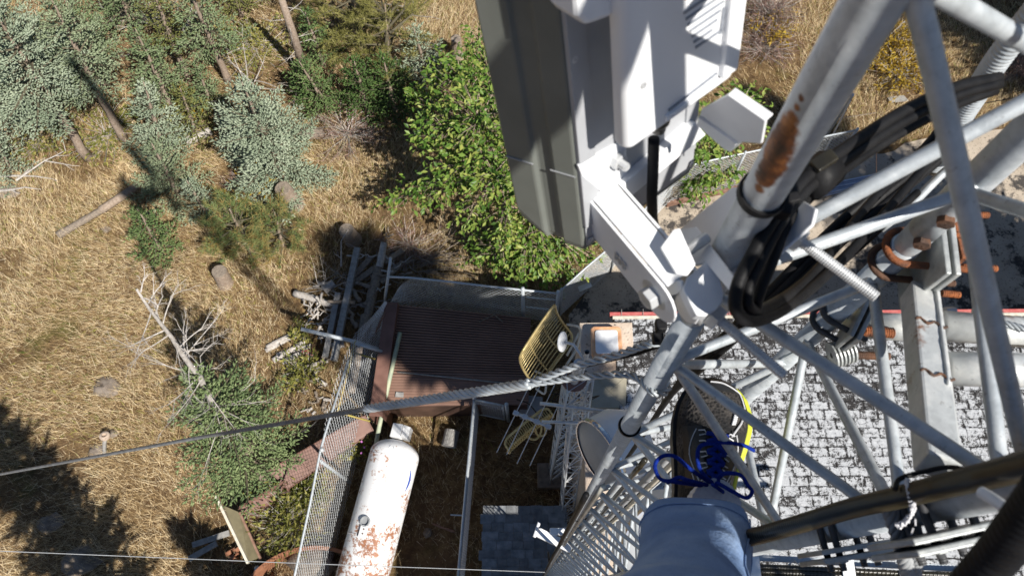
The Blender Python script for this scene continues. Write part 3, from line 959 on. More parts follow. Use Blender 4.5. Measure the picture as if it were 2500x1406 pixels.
def chain(bottom, top, cell=.06, r=.0026, sag=0., seg=5):
    """chain-link between two polylines of equal knots; returns builder"""
    B = np.asarray(bottom, float); T_ = np.asarray(top, float)
    d = np.concatenate([[0], np.cumsum(np.linalg.norm(np.diff((B + T_) / 2, axis=0), axis=1))]); Ln = d[-1]
    hgt = np.mean(np.linalg.norm(T_ - B, axis=1))

    def S(u, v):
        b = np.array([np.interp(u, d, B[:, i]) for i in range(3)]); t = np.array([np.interp(u, d, T_[:, i]) for i in range(3)])
        p = b * (1 - v) + t * v
        if sag:
            p = p + sag * math.sin(3.14 * v) * math.sin(u * 2.1) * U(np.cross(t - b, [1, .2, 0]))
        return p
    mb = MB(); n = int((Ln + hgt) / cell)
    for sg in (1, -1):
        for k in range(n):
            s0 = k * cell - (hgt if sg > 0 else 0)
            # line u = s0 + sg*hgt*v
            v0, v1 = 0., 1.
            ua, ub = s0, s0 + sg * hgt
            lo, hi = (ua, ub) if sg > 0 else (ub, ua)
            if hi <= 0 or lo >= Ln:
                continue
            if sg > 0:
                v0 = max(0, -s0 / hgt); v1 = min(1, (Ln - s0) / hgt)
            else:
                v0 = max(0, (s0 - Ln) / hgt); v1 = min(1, s0 / hgt)
            if v1 - v0 < .02:
                continue
            pts = []
            for v in np.linspace(v0, v1, seg):
                p = S(s0 + sg * hgt * v, v); pts.append(p + np.array([.002, .002, 0]) * sg)
            mb.tube(pts, r, 3, False)
    return mb


def vz(top_px, foot_px):
    """height at which top pixel stands plumb over the foot pixel (least squares)"""
    F_ = gp(*foot_px)[:2]; r = ray(top_px); t = (F_ @ r[:2]) / (r[:2] @ r[:2])
    return H + r[2] * t


# left fence, slumping towards the viewer's left
tp = [(940, 735, 1.25), (906, 776, 1.3), (868, 812, 1.5), (842, 868, 1.8), (818, 935, 2.0), (797, 1010, 2.05), (786, 1085, 2.05), (757, 1230, 2.05), (719, 1406, 2.05), (690, 1540, 2.05)]
bp = [(949, 742, .9), (940, 790, .75), (932, 850, .6), (926, 905, .45), (918, 975, .3), (905, 1035, .2), (880, 1090, .08), (846, 1225, .05), (805, 1400, .05), (776, 1530, .05)]
FT = Thing('chain_link_fence', 'slumping galvanised chain-link fence between the dry grass and the propane tank', 'fence', gp(855, 1177), 'chain-link fences round the yard')
FT.part('wire_mesh', chain([gp(*p) for p in bp], [gp(*p) for p in tp], .088, .0030), 'wire')
FT.part('top_rail', MB().tube([gp(850, 880, 1.85), gp(792, 1065, 2.05), gp(782, 1100, 2.05), gp(757, 1230, 2.05), gp(719, 1406, 2.05), gp(690, 1540, 2.05)], .019, 8), 'galv', smooth=True)
FT.part('post', MB().tube([gp(781, 1124, 1.9), gp(855, 1178, 0)], .027, 10), 'galv', smooth=True)
mb = MB(); P0 = gp(786, 1098, 2.05); mb.lathe(P0 - [0, 0, .05], (0, 0, 1), [(.03, 0), (.035, .03), (.035, .08), (.02, .1), (0.001, .1)], 12); FT.part('rail_clamp', mb, 'bright', smooth=True)
mb = MB(); mb.tube([gp(842, 1010, 2.02) if 0 else gp(802, 1000, 2.0), gp(760, 1040, 1.3), gp(726, 1062, .5)], .003, 4); FT.part('tie_wire', mb, 'bright')
# corner post and back fence
pt, pb = gp(954, 630, 2.0), gp(941, 722, 1.0)
FB = Thing('chain_link_fence', 'sagging chain-link fence along the shaded back of the corrugated platform', 'fence', gp(1120, 780), 'chain-link fences round the yard')
FB.part('post', MB().tube([pt, pb, gp(940, 745, .4)], .028, 10), 'galv', smooth=True)
tz = 1.85
tops = [gp(948, 676, tz), gp(1000, 678, tz), gp(1100, 688, tz), gp(1190, 699, tz), gp(1276, 708, tz), gp(1364, 717, tz)]
FB.part('top_rail', MB().tube(tops, .021, 8), 'galv', smooth=True)
bot = [p * np.array([1, 1, 0]) + np.array([0.02, -.02, .45]) for p in tops]
t2 = [p + np.array([0, 0, -.03]) for p in tops]; t2[0] = gp(975, 700, 1.5); bot[0] = gp(950, 742, .92)
FB.part('wire_mesh', chain(bot, t2, .085, .0030, .05), 'wire')
for x in (1276, 1363):
    p = gp(x, 704 if x < 1300 else 712, tz + .06)
    FB.part('post', MB().tube([p, p * np.array([1, 1, 0])], .033, 12), 'galv', smooth=True)
p0, p1 = gp(1284, 708, tz), gp(1360, 716, tz)
for zz in (1.0, 1.5):
    FB.part('gate_rail', MB().tube([p0 * [1, 1, 0] + [0, .01, zz], p1 * [1, 1, 0] + [0, .01, zz]], .016, 8), 'galv', smooth=True)
# right-hand fence
tz = 1.45
tpx = [(1371, 708), (1430, 654), (1508, 588), (1580, 505), (1655, 411), (1740, 391), (1819, 374), (1990, 338), (2092, 318)]
tops = [gp(*p, tz) for p in tpx]
FR = Thing('chain_link_fence', 'straight upright chain-link fence with a brown timber sill along the gravel yard', 'fence', gp(1530, 606), 'chain-link fences round the yard')
FR.part('top_rail', MB().tube(tops, .018, 8), 'galv', smooth=True)
bots = [p * np.array([1, 1, 0]) + np.array([0, 0, .05]) for p in tops]
FR.part('wire_mesh', chain(bots, [p - [0, 0, .01] for p in tops], .08, .0034), 'wire')
for i in (0, 2, 4, 6, 8):
    p = tops[i] + np.array([0, 0, .05]); FR.part('post', MB().tube([p, p * np.array([1, 1, 0])], .028, 10), 'galv', smooth=True)
for i in range(4, 8):
    a, b = bots[i] + [0, -.03, .02], bots[i + 1] + [0, -.03, .02]; mb = MB(); mb.bar(a, b, U(np.cross(b - a, [0, 0, 1.])) * .04, np.array([0, 0, .07])); FR.part('timber_sill', mb, 'woodbeam', bevel=.008)
# yard dividing fence seen from above
FY = Thing('yard_fence', 'low dividing fence rail running down the shaded yard beside the tank', 'fence', gp(1150, 1180))
a, b = gp(1158, 972, 1.25), gp(1112, 1480, 1.25)
FY.part('top_rail', MB().tube([a, (a + b) / 2, b], .026, 10), 'galv', smooth=True)
FY.part('post', MB().tube([a + [0, 0, .05], a * [1, 1, 0]], .035, 12), 'galv', smooth=True)
mb = MB(); mb.lathe(a + [0, 0, .05], (0, 0, 1), [(.037, 0), (.037, .02), (.02, .04), (.001, .045)], 12); FY.part('post_cap', mb, 'bright', smooth=True)
FY.part('wire_mesh', chain([a * [1, 1, 0] + [0, 0, .05], b * [1, 1, 0] + [0, 0, .05]], [a, b], .085, .003), 'wire')
FY.part('stub_rail', MB().tube([gp(1100, 1256, 1.2), gp(1140, 1258, 1.22)], .012, 7), 'galv')
# small gate next to it
FG = Thing('yard_gate', 'small chain-link gate in shade below the grid antenna', 'gate', gp(1200, 1000))
g = [gp(1158, 975, 1.2), gp(1228, 990, 1.2), gp(1228, 990, 1.2) * [1, 1, 0] + [0, 0, .1], gp(1158, 975, 1.2) * [1, 1, 0] + [0, 0, .1]]
mb = MB()
for i in range(4):
    mb.tube([g[i], g[(i + 1) % 4]], .018, 8)
FG.part('frame', mb, 'galv', smooth=True)
FG.part('wire_mesh', chain([g[3], g[2]], [g[0], g[1]], .085, .003), 'wire')
FG.part('post', MB().tube([g[1] + [.06, 0, .1], g[2] + [.06, 0, -.1]], .035, 12), 'galv', smooth=True)
# loose gate frame and pipes
mb = MB(); fr = [gp(868, 832, 1.35), gp(824, 1006, 1.35), gp(903, 1028, 1.0), gp(935, 872, 1.0)]
YT = Thing('gate_frame', 'yellowed pipe gate frame with rust leaning over the slumped chain-link', 'gate frame', sum(fr) / 4)
for i, (a, b) in enumerate(((fr[0], fr[1]), (fr[1], fr[2]), (gp(861, 860, 1.33), gp(916, 876, 1.1)))):
    YT.part('rail', MB().tube([a, b], .017, 8), 'yellowpipe', smooth=True)
mb = MB(); mb.tube([gp(735, 803, 1.55), gp(862, 833, 1.3), gp(931, 854, .98)], .036, 12); single('fallen_post', mb, 'galv', 'galvanised fence post leaning out over the woodpile', 'post', smooth=True)
mb = MB(); mb.tube([gp(868, 838, 1.36), gp(932, 858, 1.03)], .03, 10); single('fallen_post', mb, 'galv', 'shorter galvanised pipe lashed beside the leaning fence post', 'post', smooth=True)
mb = MB(); mb.tube([gp(977, 812, 1.0), gp(952, 920, 1.02), gp(926, 1040, .7), gp(896, 1200, .25), gp(870, 1320, .06)], .04, 10); single('green_pipe', mb, 'greenpipe', 'long pale green corroded pipe lying between platform and tank', 'pipe', smooth=True)
mb = MB(); mb.tube([gp(941, 760, 1.1), gp(916, 812, .95)], .018, 8); single('rusty_rod', mb, 'woodbeam', 'reddish rusty bar caught in the sagging chain-link corner', 'rod', smooth=True)
# conduit bundle on the gravel
for i in range(6):
    a = gp(1962, 478 - 5 * i + 10, .05 + .03 * (i % 2)); b = gp(2250, 418 - 5 * i + 10, .05 + .03 * (i % 2)); a[1] += i * .0
    mb = MB(); mb.tube([a, b], .024, 10); single('conduit_length', mb, 'steelpipe', 'bluish steel conduit length lying in the bundle by the fence', 'pipe', 'steel conduits bundled on the gravel', smooth=True)
mb = MB(); mb.tube([gp(2082, 232, 1.9), gp(2018, 330, .0)], .03, 8); mb.tube([gp(2076, 246, 1.8), gp(2000, 395, -.0)], .018, 6)
mb.tube([gp(2082, 232, 1.9) + [-.05, 0, .05], gp(2084, 228, 1.95), gp(2082, 232, 1.9) + [.06, .02, .0]], .006, 4); single('bare_post', mb, 'bright', 'pale bare post with wire loops leaning behind the right-hand fence', 'post')
mb = MB(); mb.prism([gp(2166, 240, .05), gp(2205, 234, .05), gp(2218, 248, .05), gp(2174, 252, .05)], (0, 0, .02)); single('metal_sheet', mb, 'plank', 'grey metal sheet lying in the dry grass beyond the cables', 'sheet')
mb = MB(); mb.box(gp(1428, 700, .4), (.12, .05, 0), (-.02, .05, 0), (0, 0, .01)); single('white_board', mb, 'tankwhite', 'small white board stuck at the foot of the right-hand fence', 'board')

# ------------------------------------------------------------------ woodpile, logs, stumps, stones
def log(px0, px1, r, m, label, name='log', cat='log', group=None, z0=None, z1=None, crook=.03, taper=.8, n=8):
    z0 = r * .8 if z0 is None else z0; z1 = r * .8 if z1 is None else z1
    a, b = gp(*px0, z0), gp(*px1, z1); ts = np.linspace(0, 1, 9)
    P = a + ts[:, None] * (b - a) + rng.normal(0, crook * np.linalg.norm(b - a) * .3, (9, 3)) * np.sin(np.pi * ts)[:, None]
    mb = MB(); mb.tube(P, r * (1 - (1 - taper) * ts) * rng.uniform(.92, 1.08, 9), n)
    return single(name, mb, m, label, cat, group, smooth=True)


def board(px0, px1, wv, z0, z1, m, label, name='board', cat='board', group=None, h=.02):
    a, b = gp(*px0, z0), gp(*px1, z1); s = U(np.cross(b - a, [0, 0, 1.]))
    mb = MB(); mb.bar(a, b, s * wv / 2, np.array([0, 0, h])); return single(name, mb, m, label, cat, group, bevel=.004)


board((873, 606), (815, 880), .12, .35, .5, 'plank', 'long grey squared beam standing out of the top of the woodpile', h=.05)
board((826, 716), (795, 872), .11, .3, .4, 'plank', 'grey beam lying along the outer edge of the woodpile', h=.05)
board((833, 740), (782, 900), .08, .22, .2, 'darkwood', 'dark beam under the outer edge of the woodpile', h=.04)
log((938, 592), (926, 652), .07, 'deadwood', 'splintered pale broken stump tip at the top of the woodpile', z0=.5, z1=.35, taper=1.1)
log((925, 650), (895, 780), .11, 'darkwood', 'thick grey trunk lying in the middle of the woodpile', z0=.3, z1=.3)
log((895, 770), (860, 960), .12, 'darkwood', 'long thick trunk lying beside the sagging chain-link', z0=.3, z1=.25)
for d in ((905, 700, 868, 690), (880, 735, 850, 690), (890, 745, 915, 715), (872, 800, 838, 735), (868, 740, 800, 735)):
    log(d[:2], d[2:], .05, 'darkwood', 'crooked dark root branch of the trunk in the woodpile', 'root_branch', 'branch', 'root branches in the woodpile', .35, .4, .12, .5)
for d in ((905, 630, 842, 700), (915, 655, 850, 702), (938, 640, 985, 612), (930, 690, 985, 640)):
    board(d[:2], d[2:], .11, .3, .22, 'darkwood', 'rough dark plank in the shaded woodpile', group='rough planks in the woodpile', h=.035)
for d in ((649, 856, 722, 818), (668, 880, 752, 828), (676, 866, 760, 842), (690, 884, 760, 850), (652, 848, 735, 806)):
    log(d[:2], d[2:], rng.uniform(.035, .06), 'deadwood', 'pale split fence rail lying in dry grass by the leaning post', 'split_rail', 'wood rail', 'pale split rails left of the woodpile', crook=.02)
log((713, 905, )[:2], (800, 880), .05, 'deadwood', 'grey pole lying below the split rails', z0=.1, z1=.2)
log((712, 922), (815, 872), .03, 'darkwood', 'thin dark pole lying below the grey pole')
log((763, 917), (797, 940), .045, 'deadwood', 'bleached white branch stub beside the chain-link', z0=.2, z1=.15, name='branch_stub', cat='branch')
log((800, 846), (840, 838), .05, 'deadwood', 'pointed pale stake sticking out of the woodpile', name='stake', cat='stake', z0=.35, z1=.3, taper=1.6)
log((720, 716), (813, 745), .08, 'deadwood', 'forked grey log at the left of the woodpile', z0=.1, z1=.2)
log((790, 708), (815, 690), .1, 'deadwood', 'stubby grey log end above the forked log', z0=.2, z1=.2)
for i in range(70):
    k = rng.random()
    if k < .55:
        c = np.array([rng.normal(905, 60), rng.normal(690, 55)])
        if c[0] > 945 and c[1] > 672:
            c[1] = 640
    else:
        c = np.array([rng.normal(785, 22), rng.normal(770, 30)])
    a = rng.uniform(0, 3.14); l = rng.uniform(14, 44)
    m_ = 'deadwood' if (k >= .55 or rng.random() < .25) else 'darkwood'
    log((c[0] - l * math.cos(a), c[1] - l * .6 * math.sin(a)), (c[0] + l * math.cos(a), c[1] + l * .6 * math.sin(a)), rng.uniform(.012, .032), m_, 'crooked dry stick tangled in the woodpile', 'dry_stick', 'stick', 'dry sticks in the woodpile', rng.uniform(.08, .45), rng.uniform(.05, .4), .16, .5, 6)
for i in range(26):
    c = np.array([rng.uniform(735, 800), rng.uniform(895, 1010)]); a = rng.uniform(0, 3.14); l = rng.uniform(5, 14)
    log((c[0] - l * math.cos(a), c[1] - l * math.sin(a)), (c[0] + l * math.cos(a), c[1] + l * math.sin(a)), rng.uniform(.012, .035), 'darkwood' if i % 3 else 'deadwood', 'short wood offcut scattered in the dark gully by the fence', 'wood_offcut', 'wood scrap', 'wood offcuts in the gully', .05, .06, .1)
for d, lab in (((843, 640), 'white forked antler-like branch above the woodpile'), ((790, 700), 'tangle of fine grey twigs at the left of the woodpile')):
    mb = MB(); q = gp(*d, .25)
    if d[0] > 800:
        fork(mb, gp(833, 650, .3), U(np.array([.1, .5, .6])), .5, .02, 2, 2, .7)
    else:
        for i in range(14):
            fork(mb, q + rng.normal(0, .1, 3) * [1, 1, .3], U(rng.normal(0, 1, 3) * [1, 1, .3] + [0, .3, .5]), .4, .007, 2, 2, .5)
    single('bare_branch', mb, 'deadwood', lab, 'branch')
# brush heap right of the corner post
for i in range(24):
    mb = MB(); fork(mb, gp(rng.uniform(975, 1060), rng.uniform(622, 668), .1), U(np.array([rng.normal(.6, .4), rng.normal(.1, .3), .18])), rng.uniform(.5, 1.0), .012, 1, 2, .35, -.2)
    single('brush_branch', mb, 'darkwood', 'thin cut branch in the brush heap behind the platform fence', 'branch', 'cut branches heaped behind the platform')
# fallen log left and others
log((142, 575), (250, 512), .085, 'darkwood', 'weathered brown end piece of the fallen log in the left meadow', z0=.1, z1=.1, crook=.01)
log((246, 514), (338, 452), .095, 'bark', 'grey brown fallen log in the left meadow under the blue spruce', z0=.1, z1=.14, crook=.01)
log((455, 345), (515, 320), .12, 'deadwood', 'weathered log half hidden left of the round blue spruce', z0=.12, z1=.12)
log((735, 330), (790, 325), .13, 'darkwood', 'dark log lying in shade right of the round blue spruce', z0=.12, z1=.12)
for (b, t, r, lab) in (((722, 500), (690, 460), .17, 'cut stump standing beside the white stone below the round blue spruce'), ((552, 695), (535, 662), .15, 'lone cut stump in the dry meadow above the dead treetop'), ((1117, 140), (1113, 95), .12, 'thin cut stump in the tall grass beside the antenna panel'), ((862, 585), (845, 562), .16, 'broad cut stump in the shade at the top of the woodpile')):
    B, A = axis_from_pixels(b, t); mb = MB(); P = np.array([B - [0, 0, .05], B + (A - B) * .3, A]); mb.tube(P, [r * 1.25, r, r * .96], 14)
    S = Thing('tree_stump', lab, 'stump', B); S.part('trunk', mb, 'bark', smooth=False)
    mb = MB(); mb.lathe(A, A - B, [(r * .94, .0), (r * .9, .012), (.001, .014)], 14); S.part('cut_face', mb, 'darkwood')
single('white_stone', pebble(gp(690, 496, .06), .13), 'tankwhite', 'white stone at the foot of the cut stump', 'stone', smooth=True)
STN = [((258, 560), .09, 'half buried grey stone at the left end of the fallen log'), ((125, 1275), .2, 'pale flat boulder in the lower left meadow'), ((238, 1098), .14, 'brown stone beside the hydrant stub in the meadow'), ((275, 1060), .12, 'grey stone above the hydrant stub in the meadow'), ((200, 1370), .3, 'large brown boulder at the bottom left corner'), ((20, 470), .22, 'dark stone at the left edge below the spruces'), ((262, 947), .24, 'low earth-brown rock ledge in the meadow'), ((2190, 170), .16, 'grey stone in golden grass beyond the tower'), ((2455, 190), .17, 'pale rock at the right edge beyond the tower')]
for px, r, lab in STN:
    single('field_stone', pebble(gp(*px, -.1 * r), r, (1.2, .9, .5)), 'rock', lab, 'stone', smooth=True)
HYD = Thing('hydrant_stub', 'small tan pipe hydrant stub in the meadow under the guy wire', 'hydrant', gp(255, 1085))
mb = MB(); mb.tube([gp(255, 1110, .0), gp(255, 1080, .12), gp(257, 1068, .2)], .035, 10); HYD.part('pipe', mb, 'plank', smooth=True)
mb = MB(); mb.lathe(gp(257, 1066, .2), (.1, .3, 1), [(.09, 0), (.09, .05), (.045, .07), (.045, .02), (.001, .02)], 14); HYD.part('collar', mb, 'stucco')
# fallen bare limbs at the left edge
for s0, s1, lab in (((40, 440), (105, 395), 'curved bare limb at the left edge of the meadow'), ((0, 430), (70, 428), 'long bare limb lying at the left edge of the meadow'), ((0, 466), (60, 462), 'bleached limb lying lowest at the left edge')):
    mb = MB(); a, b = gp(*s0, .15), gp(*s1, .2); fork(mb, a, U(b - a), np.linalg.norm(b - a) * 1.2, .03, 2, 2, .5, -.05)
    single('fallen_limb', mb, 'deadwood', lab, 'branch')
for (a, b, lab) in (((470, 1330), (560, 1300), 'grey board in the shaded lower gully'), ((462, 1364), (530, 1325), 'thin greenish board in the lower gully corner')):
    board(a, b, .1, .1, .12, 'plank', lab)
# litter
mb = MB(); mb.box(gp(752, 862, .1), (.10, .03, 0), (-.03, .07, 0), (0, 0, .03)); single('red_bag', mb, 'redfascia', 'faded red and white bag crumpled at the end of the split rails', 'bag', bevel=.02)
single('white_litter', pebble(gp(650, 1250, .2), .05), 'tankwhite', 'crumpled white litter above the cistern weeds', 'litter')
single('white_litter', pebble(gp(627, 1387, .2), .05), 'tankwhite', 'crumpled white litter inside the cistern rim', 'litter')

# ------------------------------------------------------------------ trees
CON = 'conifers on the hillside'
TREES = [  # label, base, apex, radius, kind, material, crown base, density
    ('big blue spruce with bare lower trunk at the top left corner', (215, 385), (-20, 20), 1.75, 'spruce', 'spruce_blue', .42, 1.15),
    ('blue spruce with lit lower trunk behind the big corner spruce', (300, 340), (120, -10), 1.15, 'spruce', 'spruce_sage', .42, 1.),
    ('tall blue-green spruce at the left edge behind the corner spruce', (100, 210), (-120, -60), 1.5, 'spruce', 'spruce_sage', .1, 1.),
    ('green spruce with a short lit trunk left of the bare saplings', (255, 215), (150, -20), 1.0, 'spruce', 'spruce_green', .4, 1.),
    ('green fir with pale trunk showing near the top edge', (340, 100), (255, -110), 1.1, 'spruce', 'spruce_green', .25, 1.),
    ('sparse olive fir on a lit slanting trunk', (460, 195), (365, -40), .75, 'spruce', 'fir_olive', .35, .8),
    ('green spruce with thick lit trunk foot near the top edge', (558, 200), (440, -80), 1.05, 'spruce', 'spruce_green', .33, 1.05),
    ('soft green fir between the corner spruce and the olive fir', (425, 275), (330, 70), .95, 'spruce', 'spruce_green', .1, 1.),
    ('slim bluish young spruce in the striped tower shadow', (405, 390), (350, 200), .85, 'spruce', 'spruce_blue', .02, 1.1),
    ('low bluish young spruce at the end of the fallen log', (440, 480), (370, 350), .9, 'spruce', 'spruce_sage', .02, 1.1),
    ('rounded blue spruce standing alone in the middle of the hillside', (690, 440), (590, 200), 1.42, 'spruce', 'spruce_blue', .0, 1.25),
    ('small dark bluish fir just below the rounded blue spruce', (505, 520), (455, 440), .5, 'spruce', 'spruce_blue', .02, 1.),
    ('low young pine with orange tinged needles above the dead treetop', (605, 605), (560, 510), .85, 'pine', 'pine_orange', .05, 1.0),
    ('second low young pine with orange needles beside the stump', (690, 600), (670, 520), .75, 'pine', 'pine_orange', .05, .8),
    ('little bright green fir in the open meadow', (395, 612), (335, 510), .72, 'spruce', 'fir_bright', .02, 1.1),
    ('small green fir right of the tall bare trunk', (790, 160), (745, 30), .62, 'spruce', 'fir_bright', .15, 1.),
    ('yellow-green pine with dark forked trunk at the top edge', (875, 115), (850, -70), 1.5, 'pine', 'pine', .15, .75),
    ('yellow-green pine nearest the antenna panel', (950, 170), (940, 10), 1.2, 'pine', 'pine', .2, .75),
    ('dark green young fir at the foot of the tall bare trunk', (800, 262), (730, 150), .85, 'spruce', 'fir_bright', .0, 1.),
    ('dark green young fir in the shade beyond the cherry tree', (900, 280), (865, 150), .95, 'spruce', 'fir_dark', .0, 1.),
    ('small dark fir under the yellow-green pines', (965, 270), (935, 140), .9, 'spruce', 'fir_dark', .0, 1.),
    ('pale bluish young spruce behind the cherry tree', (1045, 190), (1010, 70), .85, 'spruce', 'spruce_blue', .0, 1.),
    ('olive green fir clump between the two blue spruces', (480, 330), (440, 215), .8, 'spruce', 'fir_olive', .0, .9),
    ('olive fir at the top edge left of the tall bare trunk', (590, 40), (540, -120), .8, 'spruce', 'fir_olive', .2, .9),
    ('young green fir below the lit slanting trunk', (520, 265), (480, 160), .6, 'spruce', 'spruce_green', .0, 1.),
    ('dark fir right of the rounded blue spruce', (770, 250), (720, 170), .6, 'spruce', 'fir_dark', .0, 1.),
    ('pale green spruce sapling left of the fallen log', (30, 420), (-20, 330), .9, 'spruce', 'spruce_blue', .0, .9),
]
for lab, b, a, rc, kind, m, cb, dn in TREES:
    conifer(lab, b, a, rc, kind, m, cb, dn, name='pine_tree' if kind == 'pine' else ('fir_tree' if 'fir' in m else 'spruce_tree'), group=CON)
# fir with a dead bare top, close to the fence
B, A = axis_from_pixels((660, 1185), (338, 705))


def dead_top_fir():
    lab = 'green fir with a dead silvery bare top growing against the brown trough'
    T, b0, t0 = conifer(lab, B, None, 1.2, 'spruce', 'fir_fence', .29, 1.1, name='fir_tree', group=CON, top=B + (A - B) * .72, trunk_r=.13, clump=1.0, up=.12)
    ts = np.linspace(.42, 1, 12)
    P = B + ts[:, None] * (A - B) + rng.normal(0, .012, (12, 3))
    mb = MB(); mb.tube(P, np.linspace(.06, .012, 12), 9)
    br = MB()
    for t in np.linspace(.5, .99, 30):
        q = B + t * (A - B); az = rng.uniform(0, 6.28)
        d = U(np.array([math.cos(az), math.sin(az), rng.uniform(.05, .45)]))
        fork(br, q, d, rng.uniform(.4, .8) * (1.15 - .8 * (t - .45) / .55), .009, 3, 3 if t > .6 else 2, .42, -.16)
    T.part('dead_top', mb, 'deadwood', smooth=True); T.part('bare_branches', br, 'deadwood')


dead_top_fir()
# tall bare trunk near the top
B2, A2 = axis_from_pixels((748, 195), (678, -30))
T = Thing('dead_tree', 'tall slim bare trunk of a dead tree rising to the top edge', 'tree', B2)
T.part('trunk', MB().tube(np.array([B2 - [0, 0, .1], B2 + (A2 - B2) * .5 + [.02, 0, 0], A2]), [.11, .085, .06], 9), 'bark', smooth=True)
br = MB()
for t in np.linspace(.3, 1, 12):
    az = rng.uniform(0, 6.28); fork(br, B2 + t * (A2 - B2), U(np.array([math.cos(az), math.sin(az), .1])), .35, .009, 1, 2, .5)
T.part('branches', br, 'deadwood')
# thin bare saplings / dead lower limbs between the spruces
for px, lab in (((390, 60), 'thicket of bare grey limbs between the spruces at the top'), ((450, 90), 'bare curved limbs hanging beside the olive fir'), ((1000, 30), 'bare fallen treetop in golden grass at the top edge'), ((620, 210), 'small tangle of pale dead twigs above the rounded blue spruce')):
    mb = MB()
    for i in range(9):
        fork(mb, gp(px[0] + rng.normal(0, 12), px[1] + rng.normal(0, 12), .3), U(rng.normal(0, 1, 3) * [1, 1, .3] + [0, 0, .7]), rng.uniform(.5, 1.1), .014, 2, 2, .45)
    single('dead_limbs', mb, 'deadwood', lab, 'branches')


# broad-leaved tree
def broadleaf(label, base, blobs, nleaf, size, m='leaf', name='cherry_tree', rt=.09):
    Bp = gp(*base); T = Thing(name, label, 'tree', Bp)
    mb = MB(); mb.tube([Bp - [0, 0, .1], Bp + [.05, .05, .5], Bp + [0, .1, 1.1]], [rt * 1.2, rt, rt * .8], 9); T.part('trunk', mb, 'bark', smooth=True)
    br = MB(); hub = Bp + [0, .1, 1.1]
    P, D = [], []
    tot = sum(b[3] for b in blobs)
    for px, py, z, wgt, rr in blobs:
        c = gp(px, py, z); n = int(nleaf * wgt / tot / 11)
        mid = hub * .45 + c * .55 + np.array([0, 0, .25]); limb = spline([hub, mid, c], 9)
        br.tube(limb, np.linspace(rt * .45, .012, 9), 6)
        for i in range(n):
            v = rng.normal(0, 1, 3); v = U(v) * rng.random() ** .45
            e = c + v * np.array([rr, rr, rr * .55])
            s = limb[rng.integers(4, 9)]
            tw = spline([s, s * .4 + e * .6 + np.array([0, 0, .06]), e], 6); br.tube(tw, np.linspace(.011, .004, 6), 3, False)
            d = U(e - s + np.array([0, 0, .0]))
            for j in range(11):
                u = rng.uniform(-.25, .22)
                P.append(e + d * u + rng.normal(0, .045, 3)); D.append(d * .6 + rng.normal(0, .7, 3) * [1, 1, .35] + [0, 0, -.12])
    T.part('limbs', br, 'deadwood' if False else 'bark')
    P, D = np.array(P), unit(np.array(D)); k = len(P)
    L = rng.uniform(.55, 1.3, k) * size; W = L * rng.uniform(.19, .27, k)
    nrm = unit(np.array([[0, 0, 1.]]) + rng.normal(0, .42, (k, 3))); S = unit(np.cross(D, nrm)); nn = np.cross(S, D)
    # folded leaf: base, left, tip, right (two triangles sharing the midrib)
    mid = P + D * (L * .45)[:, None]
    V = np.stack([P, mid - S * W[:, None] + nn * (W * .35)[:, None], P + D * L[:, None] - nn * (L * .12)[:, None], mid + S * W[:, None] + nn * (W * .35)[:, None]], 1).reshape(-1, 3)
    b = np.arange(k)[:, None] * 4
    F = np.concatenate([b + np.array([[0, 2, 1]]), b + np.array([[0, 3, 2]])])
    r0 = rng.random(k)
    fastmesh('crown', V, F, m, np.tile(r0, 2), T.o, T.loc)


broadleaf('leafy bright green cherry tree behind the grey antenna panel', (1235, 520), [(1120, 190, 2.6, 1.1, .62), (1200, 170, 2.4, .9, .7), (1085, 320, 2.6, 1.0, .52), (1165, 285, 3.2, 1.4, .72), (1260, 270, 3.0, 1.2, .85), (1120, 410, 2.4, .9, .5), (1205, 425, 2.8, 1.1, .62), (1030, 465, 1.9, .38, .36), (1300, 420, 2.6, 1.1, .85), (1400, 330, 2.4, 1., .8), (1235, 545, 1.7, .6, .45), (1045, 245, 2.2, .4, .34), (1330, 560, 1.6, .7, .6), (1150, 520, 1.5, .25, .34), (965, 487, 1.5, .16, .22), (1170, 100, 2.2, .4, .4)], 7600, .118)
broadleaf('low yellowing cherry bush just above the platform fence', (1290, 660), [(1200, 620, .9, .8, .55), (1290, 610, 1.2, 1., .6), (1350, 640, 1.0, .8, .5), (1240, 570, 1.0, .5, .5), (1390, 600, 1.2, .6, .6)], 2500, .115, name='cherry_bush', rt=.05)
broadleaf('leafy green cherry tree behind the right-hand fence', (1740, 400), [(1740, 400, .9, 1., .5), (1690, 430, .8, .7, .5), (1790, 300, 1.6, .9, .5), (1815, 250, 1.6, .8, .4), (1740, 320, 1.8, 1., .6), (1660, 350, 1.8, 1.0, .7)], 3600, .12, rt=.06)


# bushes
def bush(label, px, r, h, m, n, kind='leaf', name='shrub', tw=True, cat='shrub', group=None):
    c = gp(*px); T = Thing(name, label, cat, c, group)
    br = MB(); P, D = [], []
    for i in range(int(n / 12) if tw else int(n / 24)):
        az = rng.uniform(0, 6.28); e = c + np.array([math.cos(az), math.sin(az), 0]) * r * rng.random() ** .5 + np.array([0, 0, h * rng.uniform(.35, 1)])
        pth = spline([c + rng.normal(0, .03, 3) * [1, 1, 0], (c + e) / 2 + rng.normal(0, .05, 3), e], 5); br.tube(pth, np.linspace(.008, .003, 5), 3, False)
        for j in range(12):
            P.append(pth[rng.integers(2, 5)] + rng.normal(0, .05, 3)); D.append(e - c + rng.normal(0, .6, 3))
    T.part('stems', br, 'deadwood')
    P, D = np.array(P), np.array(D); k = len(P)
    if kind == 'twig':
        V, F = blades(P, D, rng.uniform(.12, .3, k), rng.uniform(.003, .006, k))
    else:
        V, F = blades(P, D, rng.uniform(.06, .13, k), rng.uniform(.014, .026, k))
    fastmesh('foliage', V, F, m, rng.random(k), T.o, T.loc)


